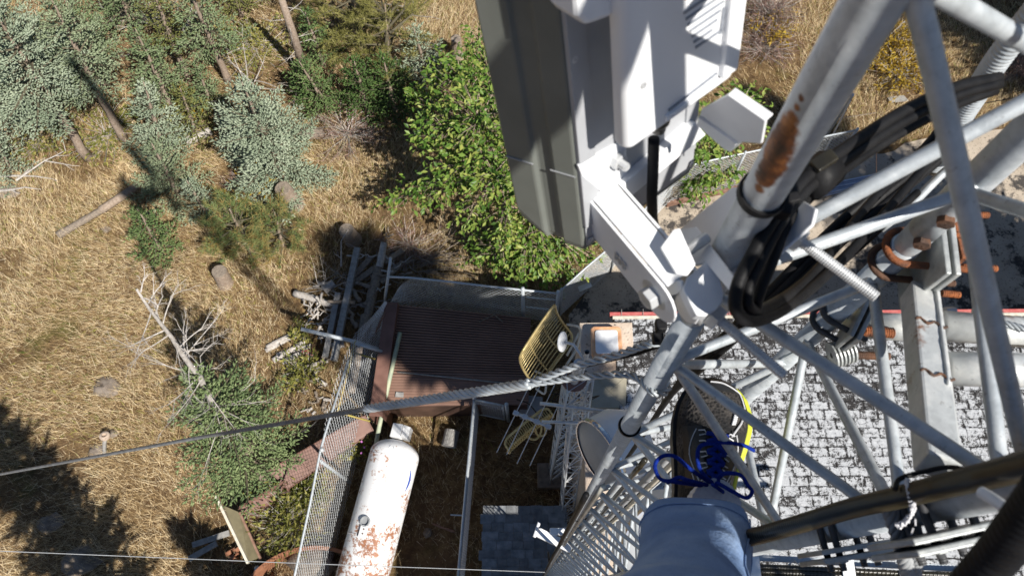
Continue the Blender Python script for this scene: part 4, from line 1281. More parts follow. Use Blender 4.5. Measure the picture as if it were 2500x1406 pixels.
for lab, px, r, h, m, n, kind in (
        ('reddish bare twig shrub at the top edge right of the antenna', (1875, 40), .9, .8, 'redtwig', 1500, 'twig'),
        ('low reddish twig shrub below the first one in golden grass', (1860, 118), .8, .4, 'redtwig', 1200, 'twig'),
        ('pinkish dry twig clump between the stump and the young pine', (595, 490), .6, .35, 'redtwig', 1000, 'twig'),
        ('golden leaved shrub lit behind the tower leg', (2150, 110), .8, .8, 'goldleaf', 1300, 'leaf'),
        ('golden weeds lit beyond the black cables', (2190, 180), .9, .5, 'goldleaf', 1200, 'leaf'),
        ('white dry brush at the right edge beyond the tower', (2478, 165), .6, .6, 'redtwig', 900, 'twig'),
        ('yellow flowering weeds left of the rounded blue spruce', (470, 272), .5, .35, 'goldleaf', 700, 'leaf'),
        ('orange-brown weeds above the young pine', (630, 475), .6, .4, 'goldleaf', 600, 'leaf'),
        ('bushy green weed in the rusty cistern', (720, 1265), .75, .7, 'forb', 1500, 'leaf'),
        ('tall yellow-green weeds under the leaning chain-link', (745, 1195), .55, .6, 'forb', 1100, 'leaf'),
        ('green thistle beside the propane tank', (876, 1095), .28, .55, 'forb', 500, 'leaf'),
        ('yellow-green weed clump between meadow and chain-link', (745, 915), .45, .5, 'forb', 700, 'leaf'),
        ('small green weed by the woodpile edge', (742, 820), .25, .3, 'forb', 260, 'leaf'),
        ('bright weed tuft on the hillside near the lit trunks', (620, 110), .8, .25, 'forb', 700, 'leaf'),
        ('green weed carpet right of the lit trunk foot', (640, 130), 1.0, .2, 'forb', 900, 'leaf'),
        ('weedy green patch at the foot of the big corner spruce', (265, 330), .9, .3, 'forb', 900, 'leaf'),
        ('yellowish weeds under the corner spruce crown', (110, 330), .9, .3, 'forb', 900, 'leaf'),
        ('green weed tuft in golden grass near the antenna', (1880, 90), .5, .4, 'goldleaf', 500, 'leaf'),
        ('small dry bush in the shade above the woodpile', (1000, 600), .7, .3, 'redtwig', 600, 'twig'),
        ('low dark brush in the shade beyond the rounded blue spruce', (850, 330), .9, .4, 'redtwig', 900, 'twig')):
    bush(lab, px, r, h, m, n, kind)
mb = MB()
for i in range(3):
    mb.lathe(gp(883 + 7 * (i % 2), 1078 + 14 * i, .6), (0, 0, 1), [(.01, 0), (.02, .014), (.017, .028), (.001, .032)], 8)
MT['thistle'] = simple('thistle_purple', (.42, .10, .38), (.5, .2, .46), 90, .8)
single('thistle_flower', mb, 'thistle', 'purple thistle heads on the green thistle by the tank', 'flower')

# tall conifers standing behind and beside the building (they throw the shade)
for i, (x, y, h, r, cb, lab) in enumerate(((6.2, -3.25, 16.2, 1.1, .80, 'tall bare-stemmed conifer behind the building'), (13.4, 1.6, 14, 2.8, .2, 'tall conifer right of the gravel yard'), (14.0, 9.2, 13, 2.6, .1, 'tall conifer beyond the right end of the yard'), (-5.3, -1.9, 9.6, .95, .25, 'conifer below the lower meadow'), (-3.7, -1.4, 4.2, .7, .12, 'smaller conifer below the lower meadow'))):
    conifer(lab, (x, y, 0), None, r, 'dome' if i < 1 else 'spruce', 'spruce_green', cb, .42 if i else .7, top=(x + .1, y, h), clump=3.4 if i else 4.0, up=.0, group='tall conifers outside the yard')

# ------------------------------------------------------------------ dry grass
BLD = [(AX0 - .05, AY1), (AX0, -8), (16, -8), (16, EY), (EX, EY)]
DECKP = [p[:2] for p in (gp(945, 744, 0.3), gp(1296, 790, 0.3), gp(1290, 1000, .3), gp(905, 1010, .3))]
LEAN = [(l0[0], l0[1]), (l0[0], -1), (l1[0], -1), (l1[0], l1[1])]


def grass(n, box, L0, L1, W, flat, name, label, m='straw', keep=1.0, clumpy=.4):
    k = n
    X = rng.uniform(box[0], box[1], k); Y = rng.uniform(box[2], box[3], k)
    # clump the blades a little
    c = rng.random(k) < clumpy; X[c] = np.round(X[c] / .22) * .22 + rng.normal(0, .05, c.sum()); Y[c] = np.round(Y[c] / .19) * .19 + rng.normal(0, .05, c.sum())
    ok = ~inside(PAVE, X, Y) & ~inside(BLD, X, Y) & ~inside(DECKP, X, Y) & ~inside(LEAN, X, Y)
    th = .5 + .5 * np.sin(X * 1.1 + 2 * np.sin(Y * .7)) * np.sin(Y * 1.3 - .6 * X)
    bare = (th < .2) & (rng.random(k) < .75)
    yard = (X > -3.2) & (Y < 5.6) & (rng.random(k) < .72)
    gully = (X > -5.6) & (X < -3.2) & (Y < 5.8) & (rng.random(k) < .45)
    wood = (X > -4.9) & (X < -2.6) & (Y > 4.2) & (Y < 7.0) & (rng.random(k) < .6)
    forest = (Y > 9) & (X < -3) & (rng.random(k) < .45)
    ok &= ~bare & ~yard & ~gully & ~wood & ~forest
    X, Y = X[ok], Y[ok]; k = len(X)
    P = np.stack([X, Y, ground_z(X, Y) - .01], 1)
    # blades lie over in wind-combed swirls
    a = 2.2 + 1.2 * np.sin(X * .6 + .8 * np.sin(Y * .5)) + rng.normal(0, .9, k)
    D = np.stack([np.cos(a) * flat, np.sin(a) * flat, rng.uniform(.25, 1.1, k)], 1)
    L = rng.uniform(L0, L1, k); V, F = blades(P, D, L, rng.uniform(.6, 1.3, k) * W)
    o = fastmesh(name, V, F, m, rng.random(k)); o['kind'] = 'stuff'; o['label'] = label; o['category'] = 'grass'
    return o


grass(600000, (-15, 13, -.5, 16), .07, .24, .0038, .85, 'dry_grass', 'matted dry straw coloured grass covering the hillside meadow')
grass(60000, (-16, 13, -1.5, 16.5), .3, .6, .0035, .8, 'tall_dry_grass', 'taller pale dry stalks standing through the matted grass', clumpy=.7)
grass(40000, (-12.5, 12, 2.5, 15), .07, .18, .011, .9, 'ground_weeds', 'small green and yellow weeds scattered through the dry grass', m='forb', clumpy=.85)

# ================================================================== MAIN TOWER
D_ = .032
LEG = {'A': np.array([5.53, 8.79]) * D_, 'B': np.array([13.16, 11.3]) * D_, 'C': np.array([12.02, 2.51]) * D_}
LR = D_ / 2


def lp(k, dz, inset=0.0):
    """point on a leg axis, dz below the eye; inset moves it towards the tower axis"""
    c = (LEG['A'] + LEG['B'] + LEG['C']) / 3
    p = LEG[k] + U(c - LEG[k]) * inset
    return np.array([p[0], p[1], H + dz])


cT = (LEG['A'] + LEG['B'] + LEG['C']) / 3
TW = Thing('lattice_tower', 'tall three-legged galvanised lattice tower with zigzag rod bracing', 'tower', (cT[0], cT[1], 0))
for k in 'ABC':
    mb = MB(); mb.tube([lp(k, -.735), lp(k, -.70), lp(k, 2.4)], LR, 28); TW.part('leg', mb, 'galv_leg', smooth=True)
    # swaged spigot going into the section below
    mb = MB(); mb.tube([lp(k, -.80), lp(k, -.77), lp(k, -.735), lp(k, -.72)], [LR * .9, LR * .92, LR * .99, LR * .985], 28); TW.part('splice_spigot', mb, 'galv', smooth=True)
    mb = MB(); mb.tube([(LEG[k][0], LEG[k][1], .0), lp(k, -3.9), lp(k, -3.88), lp(k, -.775)], [LR] * 4, 28); TW.part('leg', mb, 'galv_leg', smooth=True)
    for z in (-3.9, -6.95, -9.9):
        mb = MB(); mb.tube([lp(k, z - .04), lp(k, z + .04)], LR * 1.1, 20); TW.part('splice_collar', mb, 'galv', smooth=True)
RR = .0066


def rod(ka, za, kb, zb, r=RR, bow=0.):
    """one brace rod between two legs, its ends bent to lie along the legs"""
    a, b = lp(ka, za, LR * .72), lp(kb, zb, LR * .72)
    d = b - a; u = U(d)
    tang = np.array([0, 0, 1.])
    pts = spline([a + np.array([0, 0, .012 * np.sign(za - zb + 1e-6)]), a + u * .012, a + u * .045, (a + b) / 2, b - u * .045, b - u * .012, b + np.array([0, 0, -.012 * np.sign(za - zb + 1e-6)])], 21)
    mb = MB(); mb.tube(pts, r, 10)
    TW.part('brace_rod', mb, 'galv', smooth=True)


# upper section, as measured
for q in (('A', -.29, 'C', -.60), ('A', -.29, 'B', -.47), ('A', -.71, 'C', -.645), ('A', -.66, 'B', -.635), ('B', -.64, 'C', -.635), ('B', -.64, 'C', -.30), ('A', -.61, 'B', -.44),
          ('A', -.29, 'C', -.06), ('A', -.29, 'B', -.05), ('B', -.05, 'C', -.30), ('A', .12, 'C', -.06), ('A', .12, 'B', -.05), ('A', .12, 'C', .34), ('A', .12, 'B', .34), ('A', .53, 'C', .34), ('A', .53, 'B', .34), ('B', .34, 'C', .12), ('B', .34, 'C', .55)):
    rod(*q)
# lower section tops, then the regular zigzag
for q in (('A', -.955, 'C', -.885), ('A', -.93, 'B', -.86), ('B', -.855, 'C', -.815)):
    rod(*q)
pz = .405
for f, (a, b) in enumerate((('A', 'C'), ('A', 'B'), ('C', 'B'))):
    za = -.955 if a == 'A' else -.84
    for i in range(15):
        zb = za - pz * .62 if i == 0 else za - pz / 2
        rod(a, za, b, zb); za2 = zb - pz / 2; rod(a, za2, b, zb); za = za2
# the lowest stretch, seen small: one bent rod to each face
for a, b in (('A', 'C'), ('A', 'B'), ('C', 'B')):
    z = za; pts = []
    for i in range(32):
        pts.append(lp(a if i % 2 == 0 else b, z - i * pz / 2, LR * .7))
    pts = [p for p in pts if p[2] > .05]
    mb = MB(); mb.tube(pts, RR, 6); TW.part('brace_rod', mb, 'galv')
# bolts at the splice of leg B and C
for k in 'B':
    for z, sgn in ((-.685, 1), (-.735, -1)):
        c = lp(k, z); d = U(np.array([-.35, -1., 0])); mb = MB(); mb.lathe(c + d * (LR * .9), d, [(.009, 0), (.009, .007), (.001, .0075)], 6); TW.part('splice_bolt', mb, 'dkrust')
# concrete pier
mb = MB(); mb.box((cT[0], cT[1], .06), (.4, 0, 0), (0, .4, 0), (0, 0, .08)); TW.part('concrete_pier', mb, 'rock', bevel=.02)


# ------------------------------------------------------------------ threaded things
def thread(a, b, r, pitch=.0016, n=10, depth=.13):
    a, b = np.asarray(a, float), np.asarray(b, float); L = np.linalg.norm(b - a); k = max(4, int(L / pitch * 2))
    ts = np.linspace(0, 1, k); rr = np.where(np.arange(k) % 2 == 0, r, r * (1 - depth)); rr[-1] = r * .8
    mb = MB(); mb.tube(a + ts[:, None] * (b - a), rr, n); return mb


def hexnut(c, ax, r, h, hole=False):
    mb = MB(); mb.lathe(c, ax, [(.001, 0), (r, 0), (r, h), (r * .6, h * 1.04), (.001, h * 1.04)] if not hole else [(r * .5, 0), (r, 0), (r, h), (r * .5, h)], 6); return mb


# a second panel higher up the tower, above the frame (it casts part of the long shadow on the hillside)
UA = Thing('upper_panel_antenna', 'tall panel antenna higher up the tower above the camera', 'antenna', (.46, .44, H + .9))
mb = MB(); mb.box((.46, .46, H + 2.1), (.075, .035, 0), (-.03, .05, 0), (0, 0, 1.1)); UA.part('shell', mb, 'drum', bevel=.02)
mb = MB(); mb.box((.44, .41, H + 1.5), (.03, 0, 0), (0, .05, 0), (0, 0, .03)); UA.part('clamp', mb, 'galv')
# ------------------------------------------------------------------ SECTOR ANTENNA
O = EYE + ray((1430, 635)) * .75
ax = -ray((1571, 2010))                      # antenna axis, upwards
Lc = onpl((1275, 580), O, ax); Rc = onpl((1690, 440), O, ax)
lv, rv = Lc - O, Rc - O
nb = U(np.cross(ax, rv)); nb = nb if nb @ (EYE - O) > 0 else -nb       # out of the back plate
nl = U(np.cross(ax, lv)); nl = nl if nl @ (EYE - O) > 0 else -nl       # out of the side plate
ANT = Thing('sector_antenna', 'large grey sector antenna panel with white radio bolted to the tower leg', 'antenna', O)
HL = .72
# side plate with a pressed groove, back plate, closed as one folded shell
g0, g1_ = .40, .70
dp = nl * -.0045
base = [O + lv * .015 + rv * .0, O + lv * g0 * .82, O + lv * (g0 * .82 + .03) + dp, O + lv * (g1_ * .82) + dp, O + lv * (g1_ * .82 + .03), O + lv, O + lv + rv, O + rv]
ch = O + lv * .0


def ring_at(h, k=1.0):
    c = O + (lv + rv) / 2
    return [c + (p - c) * k + ax * h for p in base]


mb = MB(); r0_ = ring_at(.012, .965); r1_ = ring_at(.022, 1.0); r2 = ring_at(HL, 1.)
V = np.array(r0_ + r1_ + r2); n_ = len(base)
F = [tuple(range(n_))[::-1], tuple(range(2 * n_, 3 * n_))] + [(j * n_ + i, j * n_ + (i + 1) % n_, (j + 1) * n_ + (i + 1) % n_, (j + 1) * n_ + i) for j in range(2) for i in range(n_)]
# cut the left lower corner off
for i in (5, 6):
    V[i] += ax * .02; V[n_ + i] += ax * .028
nrm_ = np.cross(V[n_ + 1] - V[n_], V[2 * n_] - V[n_])
if nrm_ @ nl < 0:
    F = [f[::-1] for f in F]
mb.add(V, F); shell = ANT.part('shell', mb, 'panel', bevel=.0022)
bp = O + nb * .0004
mb = MB(); mb.prism([bp + rv * .015 + ax * .022, bp + rv * .985 + ax * .022, bp + rv * .985 + ax * HL, bp + rv * .015 + ax * HL], nb * .0012); ANT.part('back_plate', mb, 'backplate')
# end cap seam
mb = MB()
for a, b in ((0.02, .36), (.60, .98)):
    mb.tube([O + lv * a + nl * .0006 + ax * .118, O + lv * b + nl * .0006 + ax * .1175], .0007, 5)
ANT.part('end_cap_seam', mb, 'dull')
# lighter folded strip along the back edge
mb = MB(); mb.bar(O + rv * .07 + nb * .0012 + ax * .05, O + rv * .07 + nb * .0012 + ax * HL, U(rv) * .009, nb * .0026); ANT.part('edge_strip', mb, 'backplate', bevel=.0008)
mb = MB(); mb.bar(O + rv * .93 + nb * .0012 + ax * .05, O + rv * .93 + nb * .0012 + ax * HL, U(rv) * .008, nb * .0026); ANT.part('edge_strip', mb, 'backplate', bevel=.0008)
for h in (.03, .24, .44, .64):
    for a in (.04, .96):
        c = O + rv * a + nb * .0028 + ax * h; ANT.part('rivet', MB().lathe(c, nb, [(.0032, 0), (.0030, .0010), (.001, .0014)], 10), 'bright')
mb = MB(); mb.bar(O + lv * .30 + nl * .0002 + ax * .30, O + lv * .30 + nl * .0002 + ax * .3018, U(lv) * .0005, nl * .0003); ANT.part('scratch', mb, 'dull')
# radio on the back
off = .05
Q0 = onpl((1532, 372), O + nb * off, nb); Q1 = onpl((1788, 236), O + nb * off, nb)
rw = rv / np.linalg.norm(rv)
wR = (Q1 - Q0) @ rw; hb_ = (Q0 - O) @ ax
RB = Thing('radio_unit', 'white outdoor radio with rounded edges mounted on the back of the grey antenna', 'radio', Q0)


def rprof(w_, d_, r_, z_, n=6):
    out = []
    for kx, ky, a0 in ((w_ - r_, 0 - r_, 0), (r_, 0 - r_, 90), (r_ * .6, -d_ + r_ * .6, 180), (w_ - r_ * .6, -d_ + r_ * .6, 270)):
        rr_ = r_ if ky > -d_ / 2 else r_ * .6
        for a in np.linspace(0, 90, n):
            t = R_(a0 + a); out.append(Q0 + rw * (kx + rr_ * math.cos(t)) + nb * (ky + rr_ * math.sin(t)) + ax * z_)
    return out


sk = -.35 * 0
prf = rprof(wR, .017, .0075, 0)
mb = MB(); mb.prism(prf, ax * .4); body = RB.part('housing', mb, 'radio', smooth=False, bevel=.003)
for p in body.data.polygons:
    p.use_smooth = len(p.vertices) == 4
# raised right-hand rail and front frame
mb = MB(); mb.bar(Q0 + rw * (wR * .895) + nb * .0025 + ax * .012, Q0 + rw * (wR * .895) + nb * .0025 + ax * .39, rw * .0085, nb * .0035); RB.part('side_rail', mb, 'radio', bevel=.002)
mb = MB(); mb.bar(Q0 + rw * (wR * .33) + nb * .0006 + ax * .008, Q0 + rw * (wR * .83) + nb * .0006 + ax * .008, nb * .0018, ax * .003); RB.part('lower_lip', mb, 'radio', bevel=.001)
mb = MB(); mb.bar(Q0 + rw * (wR * .36) + nb * .0008 + ax * .014, Q0 + rw * (wR * .80) + nb * .0008 + ax * .0175, nb * .0006, ax * .0009); RB.part('lip_line', mb, 'ink')
mb = MB(); mb.bar(Q0 + rw * .004 + nb * -.009 + ax * .028, Q0 + rw * .010 + nb * -.0015 + ax * .028, nb * .002, ax * .002); RB.part('latch_tab', mb, 'radio', bevel=.001)
# small print label, too blurred to read on the photograph
h0_ = (onpl((1700, 40), Q0, nb) - Q0) @ ax
for i in range(7):
    a = wR * (.46 + .02 * i); b = wR * rng.uniform(.72, .83); h = h0_ + .010 - .0062 * i
    mb = MB(); mb.bar(Q0 + rw * a + nb * .0006 + ax * h, Q0 + rw * b + nb * .0006 + ax * h, nb * .0004, ax * .0009); RB.part('label_line', mb, 'ink')
for i in range(2):
    mb = MB(); mb.bar(Q0 + rw * wR * .46 + nb * .0006 + ax * (h0_ + .022 + .008 * i), Q0 + rw * wR * .8 + nb * .0006 + ax * (h0_ + .022 + .008 * i), nb * .0004, ax * .0020); RB.part('label_line', mb, 'redink')
mb = MB(); mb.bar(Q0 + rw * wR * .80 + nb * .0006 + ax * (h0_ - .03), Q0 + rw * wR * .81 + nb * .0006 + ax * (h0_ - .008), rw * .0011, nb * .0004); RB.part('label_line', mb, 'ink')
# second white housing at the upper left (antenna port shield)
s0 = Q0 - rw * .028 + ax * .118 - nb * .012
mb = MB(); mb.prism([s0 + ax * .012, s0 + rw * .006 + ax * .002, s0 + rw * .03 - ax * .004, s0 + rw * .03 + ax * .3, s0 + ax * .3], -nb * .03); RB.part('port_shield', mb, 'radio', bevel=.004)
for kx in (.14, .86):
    RB.part('screw', MB().lathe(Q0 + rw * wR * kx + ax * .055 + nb * .0002, nb, [(.0030, 0), (.0028, .0008), (.0012, .0009), (.001, .0003)], 10), 'bright')
RB.part('cable_gland', MB().lathe(Q0 + rw * wR * .40 - nb * .014, -ax, [(.009, -.002), (.009, .010), (.0065, .014), (.0055, .02)], 14), 'coax')
# black data cable out of the bottom
cb0 = Q0 + rw * wR * .40 - nb * .014
# unseen pipe added above the frame to cast a slanting shadow over the grey panel
PA_, PB_ = onpl((1190, 330), O, nl), onpl((1365, 150), O, nl); dAB = U(PB_ - PA_)
shade_pipe = Thing('stub_pipe', 'unseen galvanised pipe added above the camera to shade the grey antenna', 'pipe', PA_ + SUND * .84)
shade_pipe.part('tube', MB().tube([PA_ + SUND * .84 - dAB * .10, PB_ + SUND * .84 + dAB * .05], .030, 16), 'galv', smooth=True)
pm_ = PB_ + SUND * .84 + dAB * .03
shade_pipe.part('clamp', MB().tube([pm_, np.array([LEG['C'][0], LEG['C'][1], pm_[2]])], .012, 10), 'galv', smooth=True)
# ------------------------------------------------------------------ white bracket
BRK = Thing('antenna_bracket', 'white steel bracket arm clamping the grey antenna to the tower leg', 'bracket', lp('A', -.63))
pA = gz(1448, 436, -.605); pB = gz(1652, 672, -.60)
da = U(pB - pA); sa = U(np.cross(da, [0, 0, 1.])); na = U(np.cross(sa, da))
# arm: channel, open below; flat lit web plus two side flanges with rounded ends
wd = .0135
mb = MB(); mb.bar(pA - da * .012, pB + da * .004, sa * wd, na * .0016); BRK.part('arm_web', mb, 'white', bevel=.0012)
for k in (-1, 1):
    P = []
    h0, h1 = .052, .058
    b0 = pA - da * .010 + sa * k * (wd + .0014) + na * .0014; e0 = pB + sa * k * (wd + .0014) + na * .0014
    P = [b0, e0]
    rad = h1 / 2
    for a in np.linspace(90, -90, 10):
        P.append(e0 - na * rad + da * rad * .85 * math.cos(R_(a)) + na * rad * math.sin(R_(a)))
    P += [e0 - na * h1 - da * .03, b0 - na * h0 + da * .03, b0 - na * (h0 - .02)]
    mb = MB(); mb.prism(P, sa * k * .0026); BRK.part('arm_flange', mb, 'white', bevel=.0007)
# fixing foot on the antenna back
fp = pA + na * .002
P = [onpl(p, O + nb * .004, nb) for p in ((1422, 432), (1412, 405), (1445, 385), (1510, 350), (1530, 362), (1532, 430), (1520, 462), (1470, 470))]
mb = MB(); mb.prism(P, -nb * .003); BRK.part('foot_plate', mb, 'white', bevel=.001)
P = [onpl(p, O + nb * .010, nb) for p in ((1515, 455), (1700, 300), (1725, 330), (1545, 478))]
mb = MB(); mb.prism(P, -nb * .02); BRK.part('cross_bar', mb, 'white', bevel=.0015)
fb = onpl((1520, 402), O + nb * .012, nb)
BRK.part('foot_nut', hexnut(fb - nb * .010, nb, .0085, .008), 'bright', bevel=.0006)
BRK.part('foot_washer', MB().lathe(fb - nb * .0115, nb, [(.0125, 0), (.0125, .002), (.004, .002)], 20), 'bright')
BRK.part('foot_bolt', thread(fb - nb * .003, fb + nb * .006, .0045), 'bright')
# bolt through the arm end
ab = pB - na * .028 - sa * (wd + .0045) * np.sign(sa @ (EYE - pB))
sg = np.sign(sa @ (EYE - pB))
axb = sa * sg
ab = pB - na * .026 + axb * (wd + .004) - da * .004
BRK.part('arm_bolt', hexnut(ab, axb, .0105, .010), 'bright', bevel=.0008)
BRK.part('arm_washer', MB().lathe(ab - axb * .002, axb, [(.016, 0), (.016, .002), (.004, .003)], 24), 'bright')
mb = thread(pB - da * .012 + na * .001 - axb * (wd + .002), pB - da * .012 - axb * (wd + .03) + na * .004, .0055); BRK.part('arm_stud', mb, 'bright')
# stamped slot on the side flange
sl_ = pA * .42 + pB * .58 - na * .034 + axb * (wd + .0045)
for i in range(2):
    for j in range(3):
        mb = MB(); mb.lathe(sl_ + da * (j - 1) * .006 - na * (i - .5) * .007, axb, [(.0026, 0), (.0026, .0012), (.001, .0016)], 10); BRK.part('stamp_dot', mb, 'bright')
# jaws either side of the leg, square to the clamp rods
cA = lp('A', -.655)
r1a, r1b = gz(1742, 768, -.645), gz(1916, 918, -.645)
r2a, r2b = gz(1940, 578, -.61), gz(2140, 726, -.61)
dr = U((r1b - r1a) + (r2b - r2a))
je = U(np.array([r2a[0] - r1a[0], r2a[1] - r1a[1], 0])); jn = np.array([-je[1], je[0], 0]); jn = jn if jn @ dr > 0 else -jn
half = .062


def jaw(offn, sgn, zc, hh, label):
    """folded jaw plate with V notch and turned-in flanges"""
    c = np.array([cA[0], cA[1], H + zc]) + jn * offn
    up = np.array([0, 0, 1.])
    v = [(-half, 0), (-.022, 0), (0, sgn * -.012), (.022, 0), (half, 0)]
    pts = [c + je * a + jn * b for a, b in v]
    for i in range(4):
        a, b = pts[i], pts[i + 1]
        mb = MB(); t = U(b - a); nn = U(np.cross(t, up))
        mb.bar(a - t * .0008, b + t * .0008, nn * .0016, up * hh); BRK.part('jaw_plate', mb, 'white', bevel=.001)
    for k in (-1, 1):
        P = [c + up * k * hh + je * -half, c + up * k * hh + je * half, c + up * k * hh + je * (half - .012) - jn * sgn * -.024, c + up * k * hh + je * .02 - jn * sgn * -.024, c + up * k * hh - jn * sgn * -.010, c + up * k * hh - je * .02 - jn * sgn * -.024, c + up * k * hh + je * (-half + .012) - jn * sgn * -.024]
        mb = MB(); mb.prism(P, up * k * .003); BRK.part('jaw_flange', mb, 'white', bevel=.0008)


def face(px, P0, n, th, name, inward=True):
    n = U(np.array(n)); n = n if n @ (EYE - P0) > 0 else -n
    mb = MB(); mb.prism([onpl(p, P0, n) for p in px], -n * th); return BRK.part(name, mb, 'white', bevel=.0012)


# near half of the clamp: slanted web passing behind the leg, lit top flange, turned edge, rounded tab
pw = lp('A', -.612)
face(((1649, 567), (1787, 457), (1868, 452), (1954, 486), (1993, 509), (1983, 548), (1935, 590), (1892, 629), (1845, 672), (1792, 690), (1735, 640), (1690, 590)), pw + [0, 0, -.012], (-.80, .25, .55), .003, 'clamp_web')
pt = gz(1660, 618, -.586)
face(((1612, 604), (1644, 560), (1660, 556), (1699, 645), (1677, 673), (1650, 668)), pt, (-.1, -.1, 1.), .004, 'clamp_flange')
face(((1648, 562), (1699, 553), (1794, 676), (1790, 722), (1722, 640), (1696, 648)), gz(1720, 630, -.600), (-.74, .34, .55), .003, 'clamp_edge')
# far half, with its own lit top
face(((1678, 677), (1735, 630), (1752, 660), (1768, 716), (1764, 738), (1750, 755), (1722, 772), (1700, 770), (1684, 740), (1668, 705)), gz(1715, 700, -.598), (.05, -.15, 1.), .016, 'clamp_jaw')
face(((1563, 678), (1576, 656), (1600, 650), (1664, 690), (1664, 708), (1652, 719), (1630, 725), (1605, 716)), gz(1615, 690, -.628), (-.8, -.55, .05), .003, 'rounded_tab')
face(((1646, 736), (1650, 722), (1672, 706), (1714, 756), (1708, 776), (1696, 792), (1676, 788), (1656, 766)), gz(1680, 750, -.632), (-.8, -.55, .05), .003, 'rounded_tab')
for a, b in ((r1a, r1b), (r2a, r2b)):
    BRK.part('clamp_rod', thread(a, b, .0052, .0022, 12), 'bright')
    BRK.part('rod_nut', hexnut(a - U(b - a) * .002, U(b - a), .0125, .010), 'bright', bevel=.0006)
    BRK.part('rod_washer', MB().lathe(a - U(b - a) * .005, U(b - a), [(.016, 0), (.016, .0025), (.005, .0025)], 20), 'bright')
# upper bracket arm seen behind the radio
UB = Thing('tilt_bracket', 'white upper bracket plate running behind the radio to the rusty leg', 'bracket', gz(1790, 300, -.52))
un = U(np.array([-.74, -.66, -.06])); u0 = gz(1790, 300, -.51)
P = [onpl(p, u0, un) for p in ((1712, 268), (1776, 232), (1868, 296), (1858, 352), (1812, 348), (1782, 372), (1768, 366), (1700, 306))]
mb = MB(); mb.prism(P, -un * .003); UB.part('web', mb, 'white', bevel=.0008)
a, b = onpl((1776, 233), u0, un), onpl((1868, 297), u0, un)
mb = MB(); mb.bar(a - un * .004, b - un * .004, un * .0045, np.array([0, 0, .0013])); UB.part('flange', mb, 'white', bevel=.0006)
a, b = onpl((1708, 285), u0, un), onpl((1800, 350), u0, un)
mb = MB(); mb.bar(a + un * .001, b + un * .001, un * .0015, np.array([0, 0, .0018])); UB.part('bead', mb, 'white', bevel=.0006)



# ------------------------------------------------------------------ cables
def cable(pts, r, m, label, name='coax_cable', cat='cable', group=None, n=60, sides=10, rings=0):
    P = spline([gz(*p) for p in pts], n)
    if rings:
        L = np.sum(np.linalg.norm(np.diff(P, axis=0), axis=1)); k = int(L / rings * 4)
        P = spline([gz(*p) for p in pts], k); rr = r * (1 + .05 * np.sign(np.sin(np.arange(k) * np.pi / 2 + .3)))
        mb = MB(); mb.tube(P, rr, 14)
    else:
        mb = MB(); mb.tube(P, r, sides)
    return single(name, mb, m, label, cat, group, smooth=True)


cable([(1596, 340, -.56), (1594, 420, -.60), (1592, 500, -.64), (1600, 560, -.70), (1640, 640, -.80), (1690, 730, -.86)], .0052, 'black', 'black data cable dropping from the white radio behind the bracket arm')
GB = 'black cables looped over the tower leg'
cable([(2440, 190, -.62), (2330, 215, -.60), (2200, 275, -.585), (2060, 365, -.565), (1960, 440, -.55), (1895, 525, -.545), (1838, 620, -.55), (1800, 700, -.555), (1800, 762, -.57), (1850, 782, -.60), (1945, 732, -.68), (2080, 610, -.77), (2230, 440, -.82), (2350, 300, -.84)], .0056, 'black', 'outer black cable of the loop hanging beside the white clamp', group=GB)
cable([(2440, 205, -.62), (2330, 235, -.605), (2200, 300, -.59), (2070, 385, -.57), (1975, 455, -.555), (1910, 535, -.55), (1858, 630, -.555), (1826, 705, -.565), (1830, 752, -.58), (1880, 748, -.63), (1990, 665, -.73), (2120, 500, -.80), (2260, 365, -.83)], .0054, 'black', 'inner black cable of the loop hanging beside the white clamp', group=GB)
cable([(2430, 222, -.65), (2320, 262, -.63), (2190, 330, -.615), (2080, 400, -.60), (1990, 470, -.58), (1925, 540, -.565), (1885, 640, -.57), (1850, 730, -.585), (1860, 768, -.63), (1950, 722, -.76), (2090, 610, -.82), (2240, 470, -.86)], .0048, 'black', 'third black cable tucked under the hanging loop', group=GB)
for i, d in enumerate(((0, 0), (22, 14), (44, 26))):
    cable([(2330 + d[0], 270 + d[1], -.86), (2250 + d[0] * .8, 370 + d[1], -.86), (2120 + d[0] * .7, 480 + d[1], -.87), (2000 + d[0] * .6, 590 + d[1], -.90), (1900 + d[0] * .5, 690 + d[1], -.95), (1790 + d[0] * .4, 800 + d[1] * .6, -1.05), (1700 + d[0] * .3, 885 + d[1] * .5, -1.18), (1640, 960, -1.4), (1585, 1040, -1.8), (1530, 1120, -2.4)], .0062, 'black', ('uppermost', 'middle', 'lowest')[i] + ' of the three black cables running down inside the tower', group='black cables running down the tower')
# tie band round leg A with its buckle
TI = Thing('cable_tie', 'black cable tie strapped round the rusty tower leg', 'cable tie', lp('A', -.505))
mb = MB(); mb.lathe(lp('A', -.508), (.05, -.1, 1), [(LR + .0008, -.004), (LR + .003, -.004), (LR + .003, .004), (LR + .0008, .004)], 32); TI.part('band', mb, 'black', smooth=False)
mb = MB(); c = gz(1893, 500, -.53); mb.box(c, np.array([.012, -.004, 0]), np.array([.003, .008, 0]), (0, 0, .007)); TI.part('buckle', mb, 'black', bevel=.0015)
mb = MB(); c = gz(1912, 490, -.525); mb.box(c, np.array([.012, .003, 0]), np.array([-.001, .004, 0]), (0, 0, .003)); TI.part('tail', mb, 'black', bevel=.001)
mb = MB()
for (px, py, dz) in ((2062, 388, -.555), (1985, 455, -.545)):
    pass
TI = Thing('cable_tie', 'black tape collar bundling the cables right of the rusty leg', 'cable tie', gz(1995, 432, -.555))
mb = MB(); mb.tube([gz(2022, 410, -.565), gz(1975, 448, -.56)], .0165, 14); TI.part('collar', mb, 'black', smooth=True)
